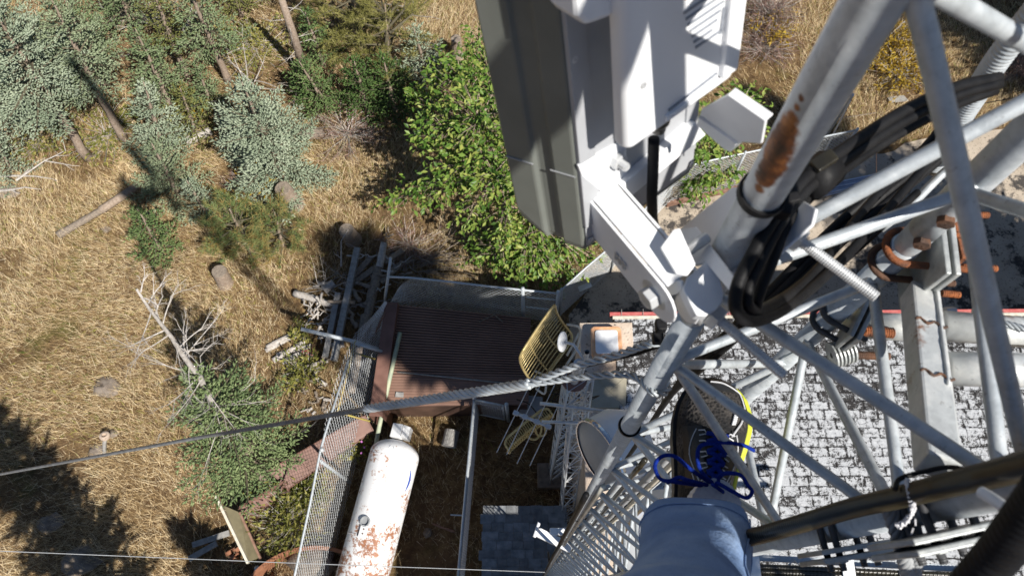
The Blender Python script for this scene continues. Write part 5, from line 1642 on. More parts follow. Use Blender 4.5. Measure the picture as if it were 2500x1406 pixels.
mb = MB(); mb.box(gz(2010, 395, -.545), np.array([.009, .006, 0]), np.array([-.003, .005, 0]), (0, 0, .004)); TI.part('clip', mb, 'coax', bevel=.001)
for z, lab in ((-1.35, 'black tie round the leg below the guy wire'), (-3.0, 'black tie round the lower leg above the shingled shed')):
    mb = MB(); mb.lathe(lp('A', z), (.08, -.12, 1), [(LR + .0005, -.004), (LR + .004, -.004), (LR + .004, .004), (LR + .0005, .004)], 28); single('cable_tie', mb, 'black', lab, 'cable tie')
for (p, lab) in (((1613, 795, -.93), 'upper of two black clips on the left side of the leg'), ((1606, 825, -.96), 'lower of two black clips on the left side of the leg')):
    mb = MB(); mb.box(gz(*p), (.007, 0, 0), (0, .008, 0), (0, 0, .008)); single('cable_clip', mb, 'black', lab, 'clip', bevel=.002)
# grey ribbed flex conduit and its end
CO = Thing('ribbed_conduit', 'grey ribbed flexible conduit stub between the cables and the far leg', 'conduit', gz(2330, 290, -.80))
P = spline([gz(2580, -40, -.60), gz(2440, 140, -.70), (gz(2385, 225, -.76)), gz(2325, 320, -.83), gz(2283, 405, -.90)], 260)
mb = MB(); mb.tube(P, .0135 * (1 + .04 * np.sign(np.sin(np.arange(260) * np.pi / 2 + .3))), 16); CO.part('sleeve', mb, 'galv', smooth=True)
mb = MB(); mb.tube([P[-1], P[-1] + (P[-1] - P[-2]) * 6], .0125, 14); CO.part('end_plug', mb, 'coax', smooth=True)
mb = MB(); mb.tube(spline([gz(2345, 395, -.86), gz(2300, 425, -.87), gz(2225, 500, -.90), gz(2150, 560, -.93)], 12), .0055, 8); mb.tube([gz(2345, 395, -.86), gz(2330, 388, -.85)], .0075, 8); single('hook_rod', mb, 'galv', 'short galvanised rod with hooked end lying along the far leg', 'rod', smooth=True)
# heavy corrugated feeder, bottom right
cable([(1600, 1362, -1.35), (1700, 1340, -1.15), (1830, 1312, -.98), (1960, 1276, -.88), (2080, 1240, -.80), (2200, 1212, -.72), (2320, 1182, -.64), (2420, 1158, -.58), (2560, 1122, -.50)], .0098, 'coax', 'thick shiny black corrugated feeder crossing the bottom right', 'feeder_cable', rings=.0042)
cable([(2560, 1195, -.40), (2500, 1275, -.43), (2440, 1350, -.47), (2360, 1440, -.52), (2290, 1530, -.6)], .0118, 'black', 'fat black ribbed hose in the bottom right corner', 'ribbed_hose', 'hose', rings=.0085)
cable([(2395, 1200, -.56), (2430, 1222, -.55), (2500, 1272, -.53), (2600, 1340, -.5)], .0042, 'white', 'bare white wire leaving the feeder at the right edge', 'white_wire', 'wire')
cable([(2185, 1195, -.70), (2198, 1168, -.705), (2260, 1150, -.70), (2320, 1140, -.69), (2400, 1150, -.66), (2470, 1112, -.62), (2540, 1090, -.6)], .0022, 'black', 'thin dark tie wire looped over the lower clamp', 'tie_wire', 'wire')
cable([(2390, 1198, -.62), (2400, 1215, -.62), (2450, 1225, -.60), (2540, 1235, -.58)], .0014, 'coax', 'thin dark wire wound round the feeder', 'tie_wire', 'wire')
mb = MB(); P = spline([gz(2215, 1172, -.695), gz(2222, 1205, -.69), gz(2228, 1245, -.70), gz(2215, 1270, -.71), gz(2190, 1285, -.72)], 40)
for k in range(3):
    Q = P + .0018 * np.stack([np.cos(np.arange(40) * 1.1 + k * 2.1), np.sin(np.arange(40) * .9 + k * 2.1), np.sin(np.arange(40) * 1.3 + k)], 1); mb.tube(Q, .0012, 5)
for i in range(5):
    q = P[26] + rng.normal(0, .005, 3); mb.tube([q, q + rng.normal(0, .006, 3)], .0009, 4)
single('frayed_string', mb, 'sock', 'frayed white string knotted over the feeder', 'string')


def rope(P, r, m, label, name='guy_wire', cat='guy wire', strands=6, pitch=.05, group=None, kper=14, parent=None):
    """laid wire rope: helical strands along polyline P"""
    P = np.asarray(P, float); d = np.concatenate([[0], np.cumsum(np.linalg.norm(np.diff(P, axis=0), axis=1))])
    n = max(8, int(d[-1] / pitch * kper)); u = np.linspace(0, d[-1], n)
    C = np.stack([np.interp(u, d, P[:, i]) for i in range(3)], 1); T_ = unit(np.gradient(C, axis=0))
    e = unit(np.cross(T_, np.array([[.13, .21, 1.]]))); f = np.cross(T_, e)
    mb = MB()
    for k in range(strands):
        a = 2 * np.pi * (u / pitch + k / strands)
        mb.tube(C + (r * .64) * (np.cos(a)[:, None] * e + np.sin(a)[:, None] * f), r * .40, 6)
    if parent is not None:
        return parent.part(name, mb, m, smooth=True)
    return single(name, mb, m, label, cat, group, smooth=True)


# the big guy wire: from leg A out over the fir to the left
gA = lp('A', -1.03)
g_far = gp(-260, 1212, 10.2); g1p = gz(892, 998, -1.62)
GW = Thing('guy_wire', 'thick twisted steel guy wire with preformed grip running left from the tower leg', 'guy wire', gA)
# dead-end grip: two legs wrapping the leg then one thick lay
gj = gz(1285, 938, -1.22)
circ = [np.array([LEG['A'][0] + (LR + .004) * math.cos(a), LEG['A'][1] + (LR + .004) * math.sin(a), H - 1.035 - .004 * i]) for i, a in enumerate(np.linspace(R_(250), R_(430), 12))]
gl1 = [gj, gz(1420, 920, -1.14), gz(1540, 915, -1.08)] + circ
gl2 = [gj, gz(1400, 895, -1.13), gz(1500, 868, -1.07), gz(1590, 838, -1.0), gz(1650, 838, -.985)]
rope(spline(gl1, 60), .0062, 'galv', None, 'grip_leg', strands=3, pitch=.05, parent=GW)
rope(spline(gl2, 50), .0062, 'galv', None, 'grip_leg', strands=3, pitch=.05, parent=GW)
rope([gj + (gj - g1p) * .02, g1p], .0095, 'galv', None, 'grip_lay', strands=5, pitch=.085, parent=GW)
rope([gj, g1p, gz(500, 1065, -2.35), gz(0, 1157, -3.4), gz(-260, 1204, -4.2), gp(-900, 1330, .2)], .0060, 'guy', None, 'strand', strands=6, pitch=.09, kper=9, parent=GW)
mb = MB(); mb.tube([gz(1660, 826, -.99), gz(1560, 862, -1.06), gz(1400, 900, -1.15), gz(1290, 940, -1.225)], .0030, 8); single('thin_cable', mb, 'black', 'thin black cable lying along the guy wire grip', 'cable')
MT['guywire'] = MT['galv']
mb = MB(); mb.tube([gp(-30, 1343, 9.0), gp(700, 1373, 8.6), gp(1330, 1396, 8.2)], .0024, 6); single('guy_wire', mb, 'dull', 'thin straight guy wire crossing the bottom left of the yard', 'guy wire')
mb = MB(); mb.tube([gp(2139, 120, .2), gp(2139, 300, 1.0), gp(2140, 560, 5.5)], .006, 6); single('guy_wire', mb, 'dkrust', 'thin rusty guy wire hanging straight beyond the black cables', 'guy wire')
mb = MB(); mb.tube([gp(2500, 236, 4), gp(2405, 252, 4)], .008, 6); mb.tube([gp(2405, 252, 4), gp(2200, 300, 4)], .008, 6); single('overhead_cable', mb, 'coax', 'dark cable leaving to the right edge behind the far leg', 'cable')
mb = MB(); mb.tube([gp(2060, 288, .05), gp(2138, 276, .05)], .012, 5); single('dry_stick', mb, 'darkwood', 'thin dark stick on the ground behind the bare post', 'stick')


# ------------------------------------------------------------------ mount frame clamps on legs B and C
MT['darksteel'] = simple('dark_weathered_steel', (.05, .052, .058), (.10, .10, .105), 40, .5, .2, .1)


def ubolt_clamp(k, dz, label, dir2, plate=(.045, .045), rusty=True):
    """U-bolt round the leg through a drilled plate; dir2 points from the leg to the plate"""
    c = lp(k, dz); d = U(np.array([*dir2, 0.])); s = np.array([-d[1], d[0], 0]); up = np.array([0, 0, 1.])
    T = Thing('ubolt_clamp', label, 'clamp', c, 'U-bolt clamps of the stand-off mount')
    for j, zz in enumerate((.02, -.02)):
        R0 = LR + .0050
        arc = [c + up * zz + R0 * (math.cos(a) * s - math.sin(a) * d) for a in np.linspace(0, math.pi, 16)]
        pts = [arc[0] + d * .045] + [arc[0] + d * .02] + arc + [arc[-1] + d * .02, arc[-1] + d * .045]
        mb = MB(); mb.tube(np.array(pts), .0042, 10); T.part('u_bolt', mb, ('dkrust' if j else 'rust') if rusty else 'darksteel', smooth=True)
        for e in (arc[0], arc[-1]):
            T.part('bolt_end', thread(e + d * .042, e + d * ((.088 if j == 0 else .072) if rusty else .050), .0042, .0018), ('rust' if j == 0 else 'dkrust') if rusty else 'darksteel')
            T.part('nut', hexnut(e + d * .034, d, .0085, .007), 'galv_dirty', bevel=.0006)
    for q, m in ((LR + .006, 'galv_dirty'), (LR + .016, 'galv_dirty')):
        mb = MB(); mb.box(c + d * (q + .004), d * .003, s * plate[0], up * plate[1]); T.part('plate', mb, m, bevel=.0015)
    return T


dB = (.55, -.25)
ubolt_clamp('B', -.80, 'upper rusty U-bolt clamp on the far tower leg', (.95, -.1), (.045, .055))
ubolt_clamp('B', -1.0, 'lower dark U-bolt clamp on the far tower leg', (.8, -.5), (.036, .04), False)
ubolt_clamp('C', -.99, 'dark U-bolt clamp on the lower leg beside the jeans', (.15, -1.), (.05, .045), False)
ubolt_clamp('C', -.76, 'brown U-bolt clamp on the lower leg under the feeder', (.2, -1.), (.055, .05), False)
MO = Thing('standoff_mount', 'welded square tube stand-off mount with pipe arms going right', 'mount', gz(2290, 900, -.80))
ta_, tb_ = gz(2262, 690, -.80), gz(2312, 1118, -.70)
dd = U(tb_ - ta_); ss = U(np.cross(dd, [0, 0, 1.])); nn_ = np.cross(ss, dd); nn_ = nn_ if nn_[2] > 0 else -nn_
mb = MB(); mb.bar(ta_ - nn_ * .0163, tb_ - nn_ * .0163, ss * .0158, nn_ * .0158); MO.part('square_tube', mb, 'galv_weld', bevel=.003)
for u in (.27, .58):
    c = ta_ + (tb_ - ta_) * u
    pts = [c + ss * x + nn_ * .0003 + dd * (.003 * math.sin(x * 400)) for x in np.linspace(-.0162, .0162, 14)]
    mb = MB(); mb.tube(pts, [.0010 + .0010 * rng.random() for _ in pts], 7); MO.part('weld_bead', mb, 'dkrust', smooth=True)
pts = [ta_ + (tb_ - ta_) * u + ss * -.010 * np.sign(ss[0]) * -1 + nn_ * .0004 for u in np.linspace(.0, .62, 22)]
mb = MB(); mb.tube(pts, [.0016 + .0012 * rng.random() for _ in pts], 6); MO.part('weld_seam', mb, 'galv_weld', smooth=True)
for a, b, r, m in (((2300, 795, -.83), (2640, 822, -.83), .0175, 'galv_weld'), ((2310, 900, -.80), (2640, 905, -.80), .0185, 'galv_weld'), ((2085, 792, -1.06), (2262, 802, -1.02), .0195, 'galv_dirty')):
    mb = MB(); mb.tube([gz(*a), gz(*b)], r, 20); MO.part('pipe_arm', mb, m, smooth=True)
mb = thread(gz(2075, 866, -1.06), gz(2172, 870, -1.06), .0062, .0026); MO.part('long_stud', mb, 'dkrust')
for i, (p, z) in enumerate((((2330, 522), -.84), ((2350, 652), -.84), ((2300, 716), -.86))):
    MO.part('rusty_stud', thread(gz(*p, z), gz(p[0] + 84 - 40 * (i == 2), p[1] + 4, z), .0045, .0024), 'rust')
mb = MB(); mb.bar(gz(2318, 520, -.83), gz(2345, 640, -.83), np.array([.004, 0, 0]), np.array([0, 0, .012])); MO.part('rusty_strap', mb, 'rust', bevel=.001)
MO.part('rusty_stud', thread(gz(2100, 808, -1.02), gz(2182, 813, -1.02), .008, .003), 'rust')
for p in ((2307, 765), (2380, 762)):
    MO.part('pale_nut', hexnut(gz(*p, -.9), (1, .05, 0), .008, .012), 'bright')
# stack of washers under the lower clamp
mb = MB()
for i in range(6):
    c = gz(2030 + 9 * i, 868 - 3 * i, -1.03)
    w_ = MB(); w_.lathe(c, U(np.array([.9, .25, .1])), [(.004, 0), (.019, 0), (.019, .0022), (.004, .0022)], 18); MO.part('washer', w_, 'galv_dirty')
rope(spline([gz(2195, 670, -.9), gz(2215, 740, -.9), gz(2260, 800, -.87), gz(2330, 790, -.84), (gz(2420, 785, -.82)), gz(2530, 810, -.8)], 30), .0042, 'galv', 'thin stranded earth wire looping past the square tube', 'earth_wire', 'wire', 5, .03)
rope(spline([gz(2168, 1230, -.78), gz(2195, 1310, -.80), gz(2222, 1420, -.85), gz(2235, 1500, -.9)], 20), .0085, 'dull', 'braided grey wire rope hanging from the lower clamp', 'wire_rope', 'wire', 6, .05)
rope(spline([gz(2225, 1262, -.78), gz(2238, 1320, -.80), gz(2232, 1420, -.85)], 20), .0065, 'dull', 'second braided wire rope beside the lower clamp', 'wire_rope', 'wire', 6, .045)

# ================================================================== SMALLER MASTS, DISHES
def mast(label, b, t, face, lr, br, m, pitch, top_pipe=None, name='lattice_mast'):
    b, t = np.asarray(b, float), np.asarray(t, float); d = U(t - b); a = U(np.cross(d, [0, 1., .1])); c = np.cross(d, a); L = np.linalg.norm(t - b)
    T = Thing(name, label, 'mast', b)
    offs = [face / math.sqrt(3) * (math.cos(q) * a + math.sin(q) * c) for q in (1.1, 1.1 + 2.094, 1.1 + 4.189)]
    for o_ in offs:
        T.part('leg', MB().tube([b + o_, t + o_], lr, 8), m, smooth=True)
    for i in range(3):
        p, q = offs[i], offs[(i + 1) % 3]; n = int(L / pitch); pts = []
        for k in range(n + 1):
            pts.append(b + d * (k * L / n) + (p if k % 2 == 0 else q))
        T.part('zigzag_brace', MB().tube(pts, br, 5), m)
        mb = MB()
        for k in range(0, n + 1, 2):
            mb = MB(); mb.tube([b + d * (k * L / n) + p, b + d * (k * L / n) + q], br, 5)
            T.part('cross_rod', mb, m)
    return T, b, t


m1b = gp(1352, 1165, 0); m1t = np.array([m1b[0] + .02, m1b[1] + .0, 6.7])
T, _, _ = mast('dark lattice mast in the shade carrying the gold grid antenna', m1b, m1t, .26, .014, .007, 'galv', .3)
mb = MB(); mb.box(m1b + [0, 0, .12], (.3, 0, 0), (0, .22, 0), (0, 0, .14)); T.part('concrete_base', mb, 'rock', bevel=.02)
mb = MB(); mb.lathe(m1t - [0, 0, .01], (0, 0, 1), [(.001, 0), (.13, 0), (.13, .015), (.001, .015)], 16); T.part('top_plate', mb, 'brown')
mp = m1t + np.array([0, -.02, 0])
mb = MB(); mb.tube([mp, mp + [0.01, .01, .55]], .042, 16); mb.lathe(mp + [0.01, .01, .55], (0, 0, 1), [(.042, 0), (.047, .005), (.047, .025), (.001, .03)], 16); T.part('stub_pipe', mb, 'galv', smooth=False)
mb = MB(); mb.tube([mp + [.06, .03, .1], mp + [.075, .05, .80]], .024, 14, False); T.part('side_pipe', mb, 'galv', smooth=True)
m2b, m2t = gp(1372, 1318, 0), gp(1416, 930, 6.2)
mast('pale lattice mast standing sunlit beside the annex wall', m2b, m2t, .24, .013, .0065, 'bright', .28)
for (a, b, lab) in (((1318, 984, 6.1), (1482, 1004, 6.1), 'upper pale cross pipe joining the two lattice masts'), ((1322, 1029, 5.5), (1452, 1033, 5.5), 'lower pale cross pipe joining the two lattice masts')):
    mb = MB(); mb.tube([gp(*a), gp(*b)], .020, 12); single('cross_pipe', mb, 'bright', lab, 'pipe', smooth=True)
# bracing truss from the mast to the annex
q = [gp(1445, 870 + 0, 4.6), gp(1432, 1010, 4.4)]
mb = MB(); mb.tube([gp(1428, 945, 5.3), gp(1426, 1080, 4.5)], .012, 8); single('guard_rail', mb, 'galv', 'short upright pipe beside the pale lattice mast', 'pipe')
TR_ = Thing('wall_truss', 'thin rod truss bracing the pale mast to the annex roof', 'truss', gp(1480, 1008, 4.3))
ta1, tb1 = gp(1415, 1002, 4.6), gp(1560, 1008, 4.2)
for dz in (0, .18):
    TR_.part('chord', MB().tube([ta1 + [0, -.12 * (dz > 0), -dz], tb1 + [0, -.12 * (dz > 0), -dz]], .008, 6), 'bright')
pts = [ta1 + (tb1 - ta1) * k / 10 + (np.array([0, -.12, -.18]) if k % 2 else 0) for k in range(11)]
TR_.part('zigzag_brace', MB().tube(pts, .005, 5), 'bright')
# loose coax on the masts
for i in range(9):
    a = gp(rng.uniform(1345, 1425), rng.uniform(930, 1000), 5.2); b = a + rng.normal(0, .25, 3) + [0, 0, -.4]
    mb = MB(); mb.tube(spline([a, (a + b) / 2 + rng.normal(0, .15, 3), b], 14), .007, 6); single('coax_jumper', mb, 'black', 'thin black jumper coax looping between the two lattice masts', 'cable', 'jumper cables on the masts', smooth=True)


def grid_dish(label, corners, sag, nrod, m='gold', name='grid_antenna', rodr=.006, frame=.013):
    """parabolic grid reflector: corners go round the aperture; rods run from side 0-1 direction, dish curved across"""
    A, Bq, Cq, Dq = [np.asarray(c, float) for c in corners]
    nrm = U(np.cross(Bq - A, Dq - A)); nrm = nrm if nrm @ (EYE - A) > 0 else -nrm
    T = Thing(name, label, 'antenna', (A + Bq + Cq + Dq) / 4)

    def S(u, v):
        p = (A * (1 - u) + Bq * u) * (1 - v) + (Dq * (1 - u) + Cq * u) * v
        return p - nrm * sag * (1 - (2 * v - 1) ** 2) - nrm * abs(sag) * .12 * (1 - (2 * u - 1) ** 2)
    for i in range(nrod):
        v = (i + .5) / nrod; e = .10 * max(0, 1 - 8 * min(v, 1 - v)) ** 1.0
        T.part('rod', MB().tube([S(u, v) for u in np.linspace(e * .6 - .01, 1.01 - e * .6, 9)], rodr, 6), m, smooth=True)
    # rounded rectangular rim
    k = .13; pts = []
    cs = ((0, 0), (1, 0), (1, 1), (0, 1))
    for (cx, cy), (dx, dy), a0 in zip(((k, k), (1 - k, k), (1 - k, 1 - k), (k, 1 - k)), ((0, 0),) * 4, (180, 270, 0, 90)):
        for a in np.linspace(0, 90, 6):
            t = R_(a0 + a); pts.append(S(cx + k * math.cos(t), cy + k * math.sin(t)))
        # keep edges curved
        nxt = {180: ((k, 0), (1 - k, 0)), 270: ((1, k), (1, 1 - k)), 0: ((1 - k, 1), (k, 1)), 90: ((0, 1 - k), (0, k))}[a0]
        for s in np.linspace(.1, .9, 6):
            pts.append(S(nxt[0][0] + (nxt[1][0] - nxt[0][0]) * s, nxt[0][1] + (nxt[1][1] - nxt[0][1]) * s))
    pts.append(pts[0]); pts.append(pts[1])
    T.part('rim', MB().tube(pts, frame, 8), m, smooth=True)
    for v in (.5,):
        pass
    return T, S, nrm


TG, S, gn = grid_dish('gold grid parabolic antenna with parallel rods above the shaded platform', [gp(1270, 866, 7.35), gp(1356, 740, 7.35), gp(1404, 822, 6.75), gp(1314, 950, 6.75)], .075, 14, rodr=.0052, frame=.012)
for u in (.32, .68):
    TG.part('cross_bar', MB().tube([S(u, v) - gn * .012 for v in np.linspace(.02, .98, 9)], .008, 6), 'gold')
fc = gp(1372, 834, 7.3)
mb = MB(); fa = U(np.array([.75, -.2, .35])); mb.lathe(fc, fa, [(.001, -.02), (.05, -.02), (.095, .0), (.095, .01), (.05, .025), (.001, .025)], 28); TG.part('feed_disc', mb, 'tankwhite', smooth=False)
mb = MB(); mb.tube([fc + fa * .02, fc + fa * .12 + [0, 0, -.05], mp + [.06, .04, .6]], .014, 8); TG.part('feed_arm', mb, 'bright', smooth=True)
fr_ = [gp(1384, 792, 6.95), gp(1412, 798, 6.85), gp(1416, 815, 6.75), gp(1408, 850, 6.65), gp(1382, 892, 6.6)]
TG.part('back_bracket', MB().tube(spline(fr_, 24), .012, 8), 'cream', smooth=True)
TG.part('back_bracket', MB().tube([gp(1414, 812, 6.76), gp(1384, 868, 6.7)], .011, 8), 'cream', smooth=True)
TG.part('back_bracket', MB().tube(spline([gp(1305, 905, 6.8), gp(1330, 920, 6.7), gp(1330, 960, 6.6), gp(1308, 948, 6.65)], 18), .011, 8), 'cream', smooth=True)
# second gold grid seen edge on, below
T2, S2, gn2 = grid_dish('second gold grid antenna seen nearly edge-on below the guy wire', [gp(1228, 1078, 5.3), gp(1334, 992, 5.3), gp(1341, 1012, 5.08), gp(1236, 1100, 5.08)], -.10, 2, rodr=.005, frame=.013)
for u in np.linspace(.06, .94, 22):
    T2.part('rod', MB().tube([S2(u, v) for v in np.linspace(.02, .98, 5)], .0055, 5), 'gold')
for x in (0, 22):
    T2.part('hoop', MB().tube(spline([gp(1283 + x, 1050 - x * .5, 5.15), gp(1290 + x, 1068 - x * .3, 5.02), gp(1308 + x, 1072 - x * .5, 4.98), gp(1320 + x * .5, 1055 - x * .5, 5.02), gp(1322 + x * .4, 1035 - x * .5, 5.1)], 20), .013, 8), 'gold', smooth=True)
# yagi
YG = Thing('yagi_antenna', 'white boomed yagi antenna with thin rods beside the lower gold grid', 'antenna', gp(1300, 1020, 4.6))
ba, bb = gp(1254, 1006, 5.7), gp(1346, 1044, 5.7); YG.part('boom', MB().tube([ba, bb], .017, 10), 'bright', smooth=True)
for u, l in ((.06, .92), (.30, .88), (.62, .97), (.92, .9)):
    c = ba + (bb - ba) * u; e = U(gp(1285, 948, 5.7) - gp(1228, 1064, 5.7)); YG.part('element', MB().tube([c - e * l * .52, c + e * l * .52], .0048, 6), 'bright')
    mb = MB(); mb.box(c, U(bb - ba) * .03, e * .025, (0, 0, .022)); YG.part('element_clamp', mb, 'bright', bevel=.004)
mb = MB(); mb.tube(spline([gp(1262, 975, 4.6), gp(1290, 985, 4.4), gp(1312, 1010, 4.5)], 16), .009, 6); single('coax_jumper', mb, 'black', 'black coax curving under the yagi rods', 'cable', smooth=True)
mb = MB(); P = [gp(1266, 962, .5), gp(1325, 968, .5), gp(1326, 1018, .5), gp(1268, 1012, .5)]; mb.prism(P, (0, 0, -.4)); single('utility_box', mb, 'dull', 'grey-green lidded box on the ground under the yagi', 'box', bevel=.02)


def drum(label, c, axis, r, depth, m='dull', name='drum_antenna'):
    T = Thing(name, label, 'antenna', c); axis = U(axis)
    T.part('shroud', MB().lathe(c, axis, [(r * .2, -depth), (r * .75, -depth * .8), (r, -depth * .3), (r, depth * .5)], 40), 'drum', smooth=True)
    T.part('face_cover', MB().lathe(c + axis * depth * .49, axis, [(r * .995, 0), (r * .8, .03), (r * .4, .05), (.001, .055)], 40), m, smooth=True)
    T.part('rim', MB().lathe(c + axis * depth * .5, axis, [(r - .004, -.03), (r + .014, -.03), (r + .018, 0), (r + .014, .02), (r - .004, .02)], 48), 'chrome', smooth=False)
    return T


d1 = gp(1500, 1092, 6.2)
drum('large white drum antenna with grey cover and bright rim left of the tower', d1, (-.80, -.45, .22), .38, .36)
mb = MB(); mb.tube([gp(1458, 1040, 6.6), gp(1450, 1032, 6.62), gp(1464, 1052, 6.5)], .018, 8); single('rim_clip', mb, 'bright', 'small bright clip on the rim of the large drum antenna', 'clip')
d2 = np.array([cT[0] + .72, cT[1] + .16, 7.6])
drum('grey drum antenna half hidden behind the tower and jeans', d2, (.25, -.45, .9), .40, .3)
# coax runs inside the tower
for i in range(7):
    t = i / 6; o_ = LEG['B'] * (1 - t) + LEG['A'] * t + np.array([-.028, -.035]) * 1.0 + rng.normal(0, .004, 2)
    zs = [H - 1.4 - .12 * i, H - 4, H - 8, 1.0]
    mb = MB(); mb.tube(spline([(o_[0] + rng.normal(0, .004), o_[1] + rng.normal(0, .004), z) for z in zs], 30), .007 if i % 2 else .0095, 8)
    single('feeder_line', mb, ('black', 'cream', 'dull', 'coax', 'galv', 'cream', 'black')[i], 'coax feeder line running straight down inside the tower', 'cable', 'feeder lines inside the tower', smooth=True)
for i in range(6):
    z = H - 3.2 - i * .9 - rng.random() * .3; a = rng.uniform(0, 6.28)
    p = np.array([LEG['A'][0], LEG['A'][1], z]); v = np.array([math.cos(a), math.sin(a), 0])
    mb = MB(); mb.tube(spline([p + v * .02, p + v * .09 + [0, 0, .1], p + v * .11 + [0, 0, .25], p + v * .03 + [0, 0, .38]], 16), .007, 7); single('coax_jumper', mb, 'black', 'black coax loop tied to the left leg of the tower', 'cable', 'coax loops on the left leg', smooth=True)
# white side arm low on leg A
wa = np.array([LEG['A'][0], LEG['A'][1], H - 4.55])
SA = Thing('side_arm', 'white bolted side arm low on the left tower leg above the shed', 'bracket', wa)
mb = MB(); mb.bar(wa + [-.14, .06, 0], wa + [.05, -.03, 0], np.array([.010, .024, 0]), np.array([0, 0, .025])); SA.part('arm', mb, 'tankwhite', bevel=.004)
mb = MB(); mb.tube([wa + [-.16, .03, .03], wa + [-.13, .11, .03]], .009, 8); SA.part('crossbar', mb, 'tankwhite'); mb = MB(); mb.bar(wa + [-.07, .06, 0], wa + [.08, .06, 0], np.array([0, .02, 0]), np.array([0, 0, .03])); SA.part('clamp', mb, 'tankwhite', bevel=.004)
# cable ladder bottom right
CL = Thing('cable_ladder', 'bluish horizontal cable ladder at the bottom right over the white roof', 'cable ladder', gp(2050, 1380, 6.0))
ra, rb = gp(1800, 1358, 6.0), gp(2420, 1392, 6.0); va, vb = gp(1800, 1432, 6.0), gp(2420, 1450, 6.0)
for a, b in ((ra, rb), (va, vb)):
    mb = MB(); mb.bar(a, b, np.array([0, .03, 0]), np.array([0, 0, .02])); CL.part('rail', mb, 'galv', bevel=.003)
pts = [(ra + (rb - ra) * k / 9 if k % 2 == 0 else va + (vb - va) * k / 9) + np.array([0, 0, .03]) for k in range(10)]
CL.part('zigzag_brace', MB().tube(pts, .011, 6), 'galv')
for i, y in enumerate((1384, 1396, 1408)):
    P = spline([gp(1790, y - 4, 6.12), gp(1950, y + 2, 6.12), gp(2200, y + 14, 6.12), gp(2430, y + 22, 6.12)], 300)
    mb = MB(); mb.tube(P, .026 * (1 + .06 * np.sign(np.sin(np.arange(300) * np.pi / 2 + .3))), 9); single('ladder_feeder', mb, 'coax', 'black corrugated feeder lying on the cable ladder', 'cable', 'feeders on the cable ladder', smooth=True)
for x in (1840, 2070, 2210):
    mb = MB(); mb.box(gp(x, 1382, 6.16), (.06, 0, 0), (0, .09, 0), (0, 0, .012)); single('hanger_plate', mb, 'tankwhite', 'white hanger plate clipped over the cable ladder feeders', 'plate', 'hanger plates on the cable ladder', bevel=.004)

# ================================================================== PERSON
PE = Thing('person', 'climber in faded jeans and black running shoe with blue laces standing on the tower rods', 'person', gz(1700, 1210, -1.2))


def ell(c, a, b, ra, rb, n, p=2.0):
    """superellipse ring"""
    out = []
    for t in np.linspace(0, 2 * np.pi, n, endpoint=False):
        ca, sa_ = math.cos(t), math.sin(t)
        out.append(c + a * ra * np.sign(ca) * abs(ca) ** (2 / p) + b * rb * np.sign(sa_) * abs(sa_) ** (2 / p))
    return out


def loft(rings, capa=True, capb=True):
    n = len(rings[0]); V = np.concatenate([np.array(r) for r in rings]); m = len(rings)
    F = [(i * n + j, i * n + (j + 1) % n, (i + 1) * n + (j + 1) % n, (i + 1) * n + j) for i in range(m - 1) for j in range(n)]
    if capa:
        F.append(tuple(range(n - 1, -1, -1)))
    if capb:
        F.append(tuple((m - 1) * n + j for j in range(n)))
    return MB().add(V, F)


# --- the shoe we look down on. frame: f forward (toe), s to its right, u up
toe = gz(1752, 910, -1.13); heel = gz(1722, 1335, -1.12)
f = U((toe - heel) * [1, 1, 0]); s = np.array([f[1], -f[0], 0]); u = np.array([0, 0, 1.])
LS = np.linalg.norm((toe - heel)[:2]); zs = H - 1.185


def sp(t, side, h):
    return heel * [1, 1, 0] + f * (t * LS) + s * side + u * (zs + h)


WT = [(0.0, .020, .0), (.04, .030, .0), (.15, .036, .0), (.3, .037, .0), (.45, .042, .001), (.6, .050, .003), (.72, .0535, .005), (.82, .051, .006), (.9, .043, .006), (.96, .030, .005), (1.0, .012, .003)]
HT_ = [(0, .055), (.05, .078), (.15, .084), (.3, .084), (.42, .084), (.52, .079), (.62, .069), (.72, .060), (.82, .053), (.9, .047), (.96, .040), (1., .028)]
wq = lambda t: np.interp(t, [a[0] for a in WT], [a[1] for a in WT]); oq = lambda t: np.interp(t, [a[0] for a in WT], [a[2] for a in WT]); hq = lambda t: np.interp(t, [a[0] for a in HT_], [a[1] for a in HT_])
TS = np.concatenate([np.linspace(0, .1, 6), np.linspace(.14, .88, 26), np.linspace(.9, 1, 9)])
rings = []
NR = 28
for t in TS:
    w_, h_ = wq(t), hq(t); r = []
    for a in np.linspace(0, 2 * np.pi, NR, endpoint=False):
        x = math.cos(a); z = math.sin(a)
        k = 1.0 if z < 0 else (1 - .36 * z ** 2 * min(1, max(0, (0.9 - t) * 2)))
        px_ = w_ * np.sign(x) * abs(x) ** .8 * k; pz_ = .018 + (h_ - .018) * (abs(z) ** .9 if z > 0 else 0) - (.018 if z < 0 else 0) * abs(z) ** .5 * .6
        r.append(sp(t, oq(t) + px_, pz_))
    rings.append(r)
SH = PE.part('shoe', loft(rings), 'shoe', smooth=True)


def top(t, q, off=0.0):
    """point on the shoe upper: q in -1..1 across"""
    w_, h_ = wq(t), hq(t); x = q; z = math.sqrt(max(0, 1 - min(1, abs(x)) ** 2.4))
    k = 1 - .36 * z ** 2 * min(1, max(0, (0.9 - t) * 2))
    return sp(t, oq(t) + w_ * np.sign(x) * abs(x) ** .9 * k, .018 + (h_ - .018) * z ** .9 + off)


